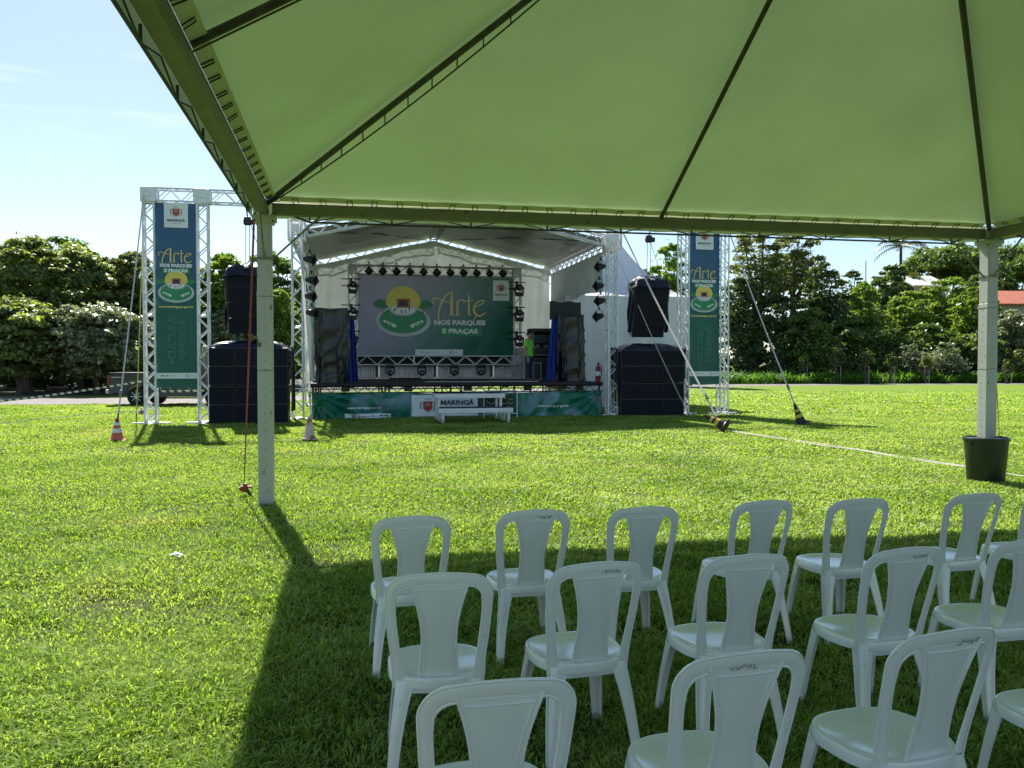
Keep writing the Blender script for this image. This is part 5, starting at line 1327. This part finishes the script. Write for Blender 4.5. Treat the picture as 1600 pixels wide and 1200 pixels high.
# ================================================================== PICKUP
def pickup(p, rz):
    t = thing('pickup_truck', 'dark grey pickup with covered bed parked behind the left gate, tail to the left', 'pickup truck', p, rz)
    # profile along x: tail at 0, nose at 5.3
    low = [(0.02, .55), (.0, .62), (.0, 1.20), (.05, 1.27), (1.55, 1.29), (2.05, 1.27), (4.0, 1.16), (4.75, 1.12), (5.12, 1.02), (5.28, .86), (5.30, .52), (5.15, .42), (4.78, .40)]
    def arch(cx, r, n=9): return [(cx + r * math.cos(rad(a)), .42 + r * math.sin(rad(a))) for a in [180 * k / n for k in range(n + 1)]]
    prof = low + arch(4.3, .46) + [(3.8, .38), (1.7, .38)] + arch(1.15, .46) + [(.65, .46)]
    m = MB(); rows = []
    for yy, k in ((-.93, .965), (-.95, .99), (-.90, 1.0), (.90, 1.0), (.95, .99), (.93, .965)):
        rows.append([Vector((2.65 + (x - 2.65) * k, yy * (1 if z < 1.0 else .97), z)) for x, z in prof])
    n = len(prof); vs = [v for r in rows for v in r]; fs = []
    for i in range(len(rows) - 1):
        for k in range(n): fs.append((i * n + k, i * n + (k + 1) % n, (i + 1) * n + (k + 1) % n, (i + 1) * n + k))
    fs += [tuple(range(n)), tuple(reversed(range((len(rows) - 1) * n, len(rows) * n)))]
    m.add(vs, fs)
    body = m.build('body', M['carpaint'], t, True)
    m = MB(); cab = [(1.62, 1.27), (1.72, 1.62), (1.95, 1.80), (2.9, 1.82), (3.15, 1.76), (3.85, 1.2)]
    a = [Vector((x, -(.86 - .14 * (z - 1.2) / .6), z)) for x, z in cab]; b = [Vector((v.x, -v.y, v.z)) for v in a]; n = len(cab)
    m.add(a + b, [tuple(range(n)), tuple(reversed(range(n, 2 * n)))] + [(k, (k + 1) % n, (k + 1) % n + n, k + n) for k in range(n)]); m.build('cabin', M['carpaint'], t)
    for q in (-1, 1):
        for xs in ([(1.82, 1.32), (1.86, 1.60), (2.02, 1.72), (2.55, 1.74), (2.55, 1.32)], [(2.63, 1.32), (2.63, 1.74), (2.88, 1.745), (3.10, 1.69), (3.58, 1.32)]):
            m = MB(); vs = [Vector((x, q * (.868 - .14 * (z - 1.2) / .6), z)) for x, z in xs]; vs2 = [v + Vector((0, q * .006, 0)) for v in vs]; k_ = len(vs)
            m.add(vs + vs2, [tuple(range(k_)), tuple(range(k_, 2 * k_))] + [(k, (k + 1) % k_, (k + 1) % k_ + k_, k + k_) for k in range(k_)]); m.build('side_window', M['glass'], t)
    m = MB(); m.add([Vector((x, y, z)) for x, y, z in ((3.20, -.68, 1.735), (3.20, .68, 1.735), (3.82, .80, 1.245), (3.82, -.80, 1.245))] + [Vector((x + .012, y, z + .012)) for x, y, z in ((3.20, -.68, 1.735), (3.20, .68, 1.735), (3.82, .80, 1.245), (3.82, -.80, 1.245))], [(0, 1, 2, 3), (4, 5, 6, 7), (0, 1, 5, 4), (1, 2, 6, 5), (2, 3, 7, 6), (3, 0, 4, 7)]); m.build('windscreen', M['glass'], t)
    m = MB(); m.bbox((.82, 0, 1.31), (1.6, 1.74, .05), 0, None, .02); m.build('bed_cover', M['carpaint'], t)
    for q in (-1, 1):
        m = MB(); m.bbox((.025, q * .88, 1.03), (.09, .13, .36), 0, None, .02); m.build('tail_light', M['tail'], t)
        m = MB(); m.bbox((5.16, q * .76, .92), (.24, .30, .16), 0, None, .04); m.build('headlight', M['lens'], t)
        m = MB(); m.bbox((2.75, q * .955, .34), (2.0, .10, .05), 0, None, .015); m.build('side_step', M['black'], t)
        m = MB(); m.bbox((.42, q * .945, 1.15), (.55, .012, .022), 0, None, .004); m.build('bed_trim', M['alu'], t)
        m = MB(); m.bbox((3.45, q * 1.02, 1.30), (.13, .18, .16), 0, None, .04); m.build('door_mirror', M['carpaint'], t)
        for x in (2.45, 3.32):
            m = MB(); m.bbox((x, q * .958, 1.08), (.18, .02, .035), 0, None, .006); m.build('door_handle', M['alu'], t)
    m = MB(); m.bbox((-.06, 0, .58), (.16, 1.78, .16), 0, None, .04); m.build('rear_bumper', M['alu_old'], t)
    m = MB(); m.bbox((5.28, 0, .58), (.14, 1.76, .24), 0, None, .05); m.build('front_bumper', M['black'], t)
    for x in (1.15, 4.3):
        for q in (-1, 1):
            R = Matrix.Rotation(math.pi / 2, 3, 'X'); m = MB(); m.lathe([(.24, -.11), (.33, -.12), (.375, -.10), (.385, -.05), (.385, .05), (.375, .10), (.33, .12), (.24, .11)], 28, 0, (x, q * .83, .385), R); wh = m.build('wheel', M['rubber'], t, True)
            m = MB(); m.lathe([(.24, .02), (.235, .095), (.215, .09), (.20, .03)], 24, 0, (x, q * .83, .385), Matrix.Rotation(-q * math.pi / 2, 3, 'X').inverted() if False else R @ Matrix.Diagonal((1, 1, q * 1.0)) if False else Matrix.Rotation(q * -math.pi / 2, 3, 'X'))
            for k in range(8):
                a = k * math.pi / 4; v = Vector((math.cos(a), 0, math.sin(a))); c = Vector((x, q * .93, .385)); m.tube(c + v * .03, c + v * .235, .026, 5, 0, .018)
            m.tube((x, q * .86, .385), (x, q * .95, .385), .05, 10); m.build('rim', M['alu'], wh, True)
    return t
pk = ground_at(181, 634); pickup((pk.x - .1, pk.y + .6, 0), rad(-3))

# ================================================================== WHITE MARQUEE BEHIND THE STAGE
wt = thing('white_marquee', 'white peaked marquee with closed walls behind the right side of the stage', 'tent', (4.05, 33.6, 0), rad(8))
hw_, ev_, pk_ = 2.35, 4.25, 7.2; m = MB()
for k in range(4):
    R = Matrix.Rotation(k * math.pi / 2, 3, 'Z'); g = []
    for j in range(15):
        f = j / 14; z = ev_ + (pk_ - ev_) * f ** 1.35; hwj = hw_ * (1 - f) + .02; row = []
        hwj = hw_ * (1 - f) ** 1.25 + .03
        for i in range(13):
            e = 2 * i / 12 - 1; row.append(R @ Vector((hwj * e, -hwj * (1 - .05 * (1 - e * e) * math.sin(math.pi * f)), z - .05 * (1 - e * e) * math.sin(math.pi * f))))
        g.append(row)
    m.grid(g)
m.build('roof', M['tentwhite'], wt, True)
for k in range(4):
    R = Matrix.Rotation(k * math.pi / 2, 3, 'Z'); m = MB(); g = [[R @ Vector((-hw_ + 2 * hw_ * i / 30, -hw_ + .05 * math.sin(i * .9 + j * .3 + k) * (.4 + .6 * (1 - j / 10)) + .02 * math.sin(i * 2.3), .02 + (ev_ - .02) * j / 10)) for j in range(11)] for i in range(31)]
    m.grid(g, 0, .004); m.build('wall', M['tentwhite'], wt, True)
    m = MB(); c = R @ Vector((-hw_, -hw_, 0)); m.tube((c.x, c.y, 0), (c.x, c.y, ev_), .045, 8); m.build('post', M['alu'], wt)
m = MB(); m.lathe([(.05, pk_ - .05), (.06, pk_ + .05), (.02, pk_ + .3), (0, pk_ + .32)], 10); m.build('finial', M['white'], wt)

# ================================================================== TREES
LM = dict(
    broad=leaf_mat('broad_leaf_foliage', (.075, .12, .042), (.30, .39, .13), .56, .42, .8),
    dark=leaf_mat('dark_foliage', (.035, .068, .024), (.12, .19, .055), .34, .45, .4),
    mid=leaf_mat('mid_green_foliage', (.045, .095, .025), (.17, .27, .06), .42, .45, .4),
    light=leaf_mat('light_green_foliage', (.06, .13, .02), (.24, .37, .06), .48, .45, .35),
    olive=leaf_mat('olive_foliage', (.065, .095, .035), (.24, .29, .10), .42, .45, .4),
    pale=leaf_mat('pale_leaf_foliage', (.09, .125, .06), (.36, .41, .23), .40, .38, .5, (1.3, 1.3, .9)),
    young=leaf_mat('young_tree_foliage', (.04, .07, .02), (.20, .24, .07), .35, .42, .4),
)
def leaves(rng, cl, per, ls, droop=.0, flat_=.0, up=.45):
    """cl: clumps (x, y, z, rx, rz); kite leaves on and in every clump"""
    V = []
    for x, y, z, rx, rz in cl:
        n = max(8, int(per * (rx * rz) ** .75))
        d = rng.normal(size=(n, 3)); d /= np.linalg.norm(d, axis=1)[:, None]
        d[:, 2] = np.where(d[:, 2] < -.35, -d[:, 2] * .6, d[:, 2])
        r = rng.uniform(.15, 1.0, n) ** .55 * (1 + .26 * np.minimum(1.6, np.abs(rng.normal(size=n))) * (rng.random(n) < .5))
        p = np.stack([x + d[:, 0] * r * rx, y + d[:, 1] * r * rx, z + d[:, 2] * r * rz], 1)
        nn = d * (.7 - flat_) + np.array([0, 0, up + flat_]) + rng.normal(size=(n, 3)) * .75
        nn /= np.linalg.norm(nn, axis=1)[:, None]
        t = rng.normal(size=(n, 3)); t[:, 2] -= droop; t -= nn * (t * nn).sum(1)[:, None]; t /= np.linalg.norm(t, axis=1)[:, None] + 1e-9
        b = np.cross(nn, t); s = ls * rng.uniform(.6, 1.35, n)[:, None]
        V.append(np.stack([p - t * s * .5, p + b * s * .30 + nn * s * .05, p + t * s * .55 - nn * s * .08, p - b * s * .30 + nn * s * .05], 1).reshape(-1, 3))
    return np.concatenate(V)
def leaf_obj(name, V, mat, parent):
    n = len(V) // 4; me = bpy.data.meshes.new(name); me.vertices.add(len(V)); me.vertices.foreach_set('co', V.astype(np.float32).ravel())
    me.loops.add(len(V)); me.loops.foreach_set('vertex_index', np.arange(len(V), dtype=np.int32)); me.polygons.add(n)
    me.polygons.foreach_set('loop_start', np.arange(0, len(V), 4, dtype=np.int32)); me.polygons.foreach_set('loop_total', np.full(n, 4, np.int32))
    me.materials.append(mat); me.update(calc_edges=True); o = bpy.data.objects.new(name, me); COL.objects.link(o); o.parent = parent; return o
def tree(name, label, px, depth, top, wpx, mat, seed, kind='round', base_f=.18, per=420, ls=.30, nc=26, group='trees around the field', dense=1.0, yspread=.8):
    """tree whose crown centre stands at photo column px and given distance, top at photo row top"""
    rng = np.random.default_rng(seed); rr = random.Random(seed)
    p = at_depth(px, 600, depth); H_ = at_depth(px, top, depth).z; W = wpx / F * depth
    t = thing(name, label, 'tree' if kind != 'bush' else 'shrub', (p.x, p.y, 0), 0, group)
    R_ = W / 2; zb = H_ * base_f; cl = []
    if kind == 'umbrella':
        for i in range(nc):
            a = rr.uniform(0, 6.283); q = math.sqrt(rr.random()); x, y = math.cos(a) * q * R_ * .88, math.sin(a) * q * R_ * yspread
            z = H_ * (.62 + .33 * math.sqrt(max(0, 1 - q * q * .9))) - rr.random() * H_ * .06; cl.append((x, y, z, R_ * rr.uniform(.16, .27), H_ * rr.uniform(.045, .08)))
    else:
        for i in range(nc):
            a = rr.uniform(0, 6.283); v = rr.uniform(-.95, 1); q = math.sqrt(max(0, 1 - v * v)) * (rr.uniform(.55, 1.0) if kind != 'column' else rr.uniform(.5, .9))
            hz = (H_ - zb) / 2; x, y = math.cos(a) * q * R_ * .84, math.sin(a) * q * R_ * yspread
            if v < 0: x *= 1 + .12 * -v; 
            z = zb + hz + v * hz * .88; k = rr.uniform(.08, .21); cl.append((x, y, max(z, k * R_ * .5), R_ * k, min(R_ * k * rr.uniform(.32, .75), hz * .42)))
        cl.append((0, 0, zb + (H_ - zb) * .5, R_ * .62, (H_ - zb) * .36)); cl.append((R_ * .2, -R_ * .2, zb + (H_ - zb) * .35, R_ * .6, (H_ - zb) * .3))
    leaf_obj('crown', leaves(rng, cl, per * dense, ls, flat_=.25 if kind == 'umbrella' else 0, up=1.0 if mat in (LM['broad'], LM['pale'], LM['olive']) else .5), mat, t)
    m = MB(); r0 = .02 * H_ + .05; fork = Vector((rr.uniform(-.2, .2), 0, max(zb * 1.25, H_ * .22)))
    m.path([(0, 0, -.05), (rr.uniform(-.1, .1), 0, fork.z * .5), tuple(fork)], [r0 * 1.3, r0, r0 * .85], 8)
    for c in sorted(cl, key=lambda c: -c[3])[:9]:
        e = Vector(c[:3]); mid = fork.lerp(e, .5) + Vector((rr.uniform(-.3, .3), rr.uniform(-.3, .3), -.04 * H_)); m.path([tuple(fork - Vector((0, 0, .05))), tuple(mid), tuple(e)], [r0 * .55, r0 * .34, r0 * .12], 6)
    m.build('trunk', M['trunk'], t, True); return t
# leaf litter under the woods, tree shade painted into its dark colour
SHADED_LITTER = pm('shaded_leaf_litter', (.045, .05, .022), .95, .5, 1.4, bump=.5, bscale=6, detail=8)
mb = MB(); mb.add([(-95, 49.5, .004), (-30, 43.0, .004), (-17, 44.0, .004), (-9, 50, .004), (-2, 59, .004), (-2, 95, .004), (-95, 95, .004)], [tuple(range(7))]); tag(mb.build('wood_floor', SHADED_LITTER), kind='structure')
mb = MB(); mb.add([(12, 75, .004), (36, 78, .004), (90, 82, .004), (90, 150, .004), (6, 150, .004)], [tuple(range(5))]); tag(mb.build('wood_floor', SHADED_LITTER), kind='structure')
# left wood behind the road
TL = [  # px, depth, top, width, material, kind, base, label
    (-70, 52, 352, 210, 'broad', .03, 'broad-leaved tree at the left edge of the photo, mostly outside it'),
    (45, 49, 362, 190, 'broad', .06, 'large broad-leaved tree at the far left with bright leaf tops'),
    (128, 53, 378, 170, 'broad', .08, 'broad-leaved tree between the far left tree and the left truss gate'),
    (208, 55, 388, 150, 'olive', .05, 'olive green tree standing directly behind the left truss gate'),
    (90, 62, 364, 190, 'mid', .12, 'tall tree rising at the back of the left wood above the far left trees'),
    (285, 60, 392, 120, 'mid', .14, 'green tree hidden mostly behind the left tall banner'),
    (352, 57, 388, 105, 'light', .10, 'light green tree between the left gate and the left line array'),
    (420, 66, 384, 120, 'mid', .10, 'green tree behind the left tent pole with sky above its top'),
    (436, 55, 448, 90, 'light', .06, 'light green leafy tree low behind the left subwoofer stack'),
    (372, 54, 470, 110, 'pale', .05, 'pale leaved low tree behind the left line array'),
    (30, 44.5, 468, 200, 'broad', .14, 'low spreading tree by the gravel road at the far left'),
    (150, 46, 478, 210, 'pale', .15, 'low spreading tree by the gravel road left of the pickup tail'),
    (250, 50, 500, 130, 'broad', .04, 'low broad-leaved tree right behind the pickup truck'),
    (-20, 60, 410, 200, 'mid', .08, 'low leafy tree at the back of the left wood behind the far left tree'),
    (185, 64, 420, 200, 'light', .06, 'light green low tree at the back of the left wood behind the left gate'),
    (500, 70, 408, 120, 'mid', .08, 'green tree behind the left front stage tower'),
]
for i, (px, d, tp, w, mk, bf, lab) in enumerate(TL):
    tree('broadleaf_tree', lab, px, d, tp, w, LM[mk], 100 + i, 'round', bf, per=900 if d < 58 else 560, ls=.27, nc=150, group='trees of the left wood')
# right side
TR = [
    (1045, 62, 372, 84, 'light', 'round', .12, 'light green tree between the white marquee and the right tall banner'),
    (1008, 95, 414, 70, 'mid', 'round', .1, 'small distant tree above the white marquee roof'),
    (1180, 80, 346, 120, 'olive', 'round', .30, 'tall thin-crowned tree right beside the right truss gate'),
    (1238, 86, 356, 110, 'olive', 'round', .42, 'tall loose-crowned tree with bare limbs showing, second from the right gate'),
    (1150, 78, 430, 110, 'dark', 'round', .02, 'dark bushy tree behind the right tower of the right gate'),
    (1215, 77, 455, 130, 'dark', 'round', .02, 'dark bushy tree under the tall thin-crowned trees'),
    (1285, 80, 400, 92, 'dark', 'round', .04, 'dark conical tree left of the gap of sky on the right'),
    (1262, 75, 480, 120, 'mid', 'round', .02, 'mid green bushy tree before the dark conical tree'),
    (1330, 130, 418, 70, 'dark', 'round', .1, 'far dark tree in the gap of sky on the right'),
    (1348, 82, 438, 100, 'light', 'round', .04, 'bright yellow-green tree right of the dark conical tree'),
    (1392, 92, 406, 84, 'dark', 'round', .15, 'dark round-topped tree below the palm'),
    (1345, 77, 492, 140, 'mid', 'round', .02, 'green bushy tree below the bright yellow-green tree'),
    (1420, 82, 450, 110, 'light', 'round', .04, 'bright green tree right of the round-topped tree'),
    (1475, 86, 430, 120, 'light', 'round', .04, 'bright green tree under the white house roof'),
    (1440, 77, 505, 130, 'mid', 'round', .02, 'green bushy tree in the middle of the right wood edge'),
    (1520, 80, 440, 100, 'light', 'round', .03, 'bright green tree behind the right tent pole'),
    (1475, 118, 381, 170, 'mid', 'umbrella', .1, 'large flat-topped spreading tree on the rise left of the right tent pole'),
    (1590, 125, 384, 190, 'mid', 'umbrella', .1, 'flat-topped spreading tree on the rise at the right edge'),
    (1420, 112, 432, 110, 'olive', 'umbrella', .1, 'smaller flat-topped tree under the large spreading tree'),
    (1545, 105, 425, 90, 'dark', 'umbrella', .1, 'dark flat-topped tree behind the right tent pole'),
    (1590, 76, 478, 120, 'pale', 'round', .05, 'pale leaved tree at the right edge below the red roof'),
    (1700, 80, 440, 160, 'mid', 'round', .05, 'green tree just beyond the right edge of the photo'),
    (1525, 75, 520, 110, 'mid', 'round', .02, 'green bushy tree at the foot of the right wood behind the tent pole'),
]
for i, (px, d, tp, w, mk, kd, bf, lab) in enumerate(TR):
    tree('spreading_tree' if kd == 'umbrella' else 'leafy_tree', lab, px, d, tp, w, LM[mk], 300 + i, kd, bf, per=520 if d < 90 else 380, ls=.33 if d < 90 else .45, nc=80, group='trees of the right wood', dense=.6 if 'thin-crowned' in lab or 'loose' in lab else 1)
# shrubs at the edge of the right wood, dark undergrowth behind the left wood
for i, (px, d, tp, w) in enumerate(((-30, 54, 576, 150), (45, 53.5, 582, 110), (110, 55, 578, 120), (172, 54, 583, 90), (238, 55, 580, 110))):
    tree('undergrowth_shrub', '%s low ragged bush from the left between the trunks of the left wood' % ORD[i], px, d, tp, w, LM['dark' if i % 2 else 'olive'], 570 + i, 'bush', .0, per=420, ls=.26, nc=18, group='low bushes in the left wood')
SH = [(1160, 75, 545, 60, 'dark'), (1215, 74, 552, 70, 'dark'), (1275, 74, 548, 70, 'mid'), (1330, 74, 556, 50, 'olive'), (1385, 73, 555, 60, 'mid'), (1425, 72, 535, 70, 'pale'), (1475, 72, 532, 80, 'pale'), (1550, 73, 540, 70, 'pale'), (1590, 72, 545, 60, 'olive'), (1120, 76, 552, 60, 'dark'), (1060, 70, 545, 70, 'dark')]
ORD2 = ORD + ['twelfth']
for i, (px, d, tp, w, mk) in enumerate(sorted(SH)):
    tree('wood_edge_shrub', '%s shrub from the left along the foot of the right wood, %s' % (ORD2[i], {'dark': 'dark green', 'mid': 'green', 'olive': 'olive green', 'pale': 'pale leaved'}[mk]), px, d, tp, w, LM[mk], 500 + i, 'bush', .02, per=480, ls=.26, nc=22, group='shrubs along the right wood')
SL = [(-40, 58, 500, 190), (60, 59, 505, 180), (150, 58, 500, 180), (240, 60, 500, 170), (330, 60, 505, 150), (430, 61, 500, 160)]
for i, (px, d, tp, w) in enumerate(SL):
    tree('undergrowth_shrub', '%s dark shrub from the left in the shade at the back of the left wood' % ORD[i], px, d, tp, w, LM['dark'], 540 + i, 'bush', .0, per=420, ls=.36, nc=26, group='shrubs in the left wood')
# young planted trees with stakes
for i, (px, d, tp, w, mk) in enumerate(((1308, 69, 536, 30, 'dark'), (1352, 68.5, 540, 34, 'young'), (1392, 69, 548, 26, 'dark'), (1574, 68, 560, 20, 'young'), (1256, 70, 552, 24, 'mid'), (1446, 69, 550, 26, 'olive'))):
    t = tree('young_tree', '%s young planted tree at the edge of the right wood' % ('dark leaved', 'yellowish, fullest', 'small dark', 'smallest, lone rightmost', 'slender, leftmost', 'slim olive green')[i], px, d, tp, w, LM[mk], 600 + i, 'round', .35, per=420, ls=.22, nc=9, group='young planted trees', dense=1.0)
    m = MB(); m.tube((.25, -.1, 0), (.25, -.1, 1.5), .035, 6); m.build('stake', M['concrete'], t)
# palm
def palm(px, d, top, wpx):
    p = at_depth(px, 600, d); H_ = at_depth(px, top + 14, d).z; L = wpx / F * d * .62; rr = random.Random(9)
    t = thing('palm_tree', 'feathery grey-green palm against the sky on the right', 'tree', (p.x, p.y, 0), 0); m = MB()
    m.path([(0, 0, 0), (.1, 0, H_ * .5), (0, 0, H_)], [.28, .2, .16], 8); m.build('trunk', M['trunk'], t, True)
    fm = leaf_mat('palm_fronds', (.05, .075, .04), (.14, .18, .09), .3, .4, .5)
    for k in range(15):
        a = k * 2.4; el = rr.uniform(.1, 1.25); m = MB(); prev = Vector((0, 0, H_)); g = []; dirv = Vector((math.cos(a) * math.cos(el), math.sin(a) * math.cos(el), math.sin(el)))
        for i in range(13):
            f = i / 12; q = Vector((0, 0, H_)) + dirv * L * f + Vector((0, 0, -L * .55 * f * f)); g.append(q)
        m.path(g, [.05 * (1 - i / 14) + .01 for i in range(13)], 4)
        for i in range(2, 13):
            d_ = (g[i] - g[i - 1]).normalized(); sd = d_.cross(Vector((0, 0, 1))).normalized()
            for s_ in (-1, 1):
                e = g[i] + sd * s_ * L * .24 * math.sin(math.pi * (i / 13) ** .7) + d_ * L * .12 + Vector((0, 0, -L * .10)); w_ = d_ * .09
                m.add([g[i] - w_, g[i] + w_, e], [(0, 1, 2)])
        m.build('frond', fm, t, fix=False)
palm(1405, 96, 372, 70)

# houses on the rise behind the right wood
def house(px, d, y_e, y_r, wpx, mat, label, wall):
    p = at_depth(px, 600, d); ze, zr, W = at_depth(px, y_e, d).z, at_depth(px, y_r, d).z, wpx / F * d
    t = thing('house', label, 'house', (p.x, p.y, 0), rad(6)); m = MB(); m.box((0, 4, ze / 2), (W * .92, 7, ze)); m.build('wall', wall, t)
    m = MB(); g = [[Vector((-W / 2 + W * i / 6, y, z)) for y, z in ((-.4, ze - .1), (4, zr), (8.4, ze - .1))] for i in range(7)]; m.grid(g, 0, .18); m.build('roof', mat, t)
    for q in (-.25, .25):
        m = MB(); m.box((q * W, .47, ze - 1.6), (1.4, .08, 1.2)); wf = m.build('window', M['white'], t); m = MB(); m.box((q * W, .41, ze - 1.6), (1.2, .05, 1.0)); m.build('pane', M['glass'], wf)
    m = MB(); m.box((0, .46, 1.1), (1.0, .08, 2.2)); m.build('door', M['trunk'], t)
house(1452, 108, 447, 428, 62, M['house'], 'white roofed house half hidden among the trees below the spreading tree', M['housewall'])
house(1610, 92, 476, 452, 130, M['tiles'], 'house with a red tiled roof at the right edge above the pale leaved tree', M['housewall'])
m = MB(); p = at_depth(1351, 600, 120); ht = at_depth(1351, 408, 120).z; t = thing('utility_pole', 'thin pale utility pole standing in the gap of sky on the right', 'pole', (p.x, p.y, 0)); m.tube((0, 0, 0), (0, 0, ht), .11, 8, 0, .07); m.build('shaft', M['concrete'], t)
m = MB(); m.lathe([(.09, ht - .06), (.10, ht + .02), (0, ht + .08)], 8); m.build('cap', M['concrete'], t)
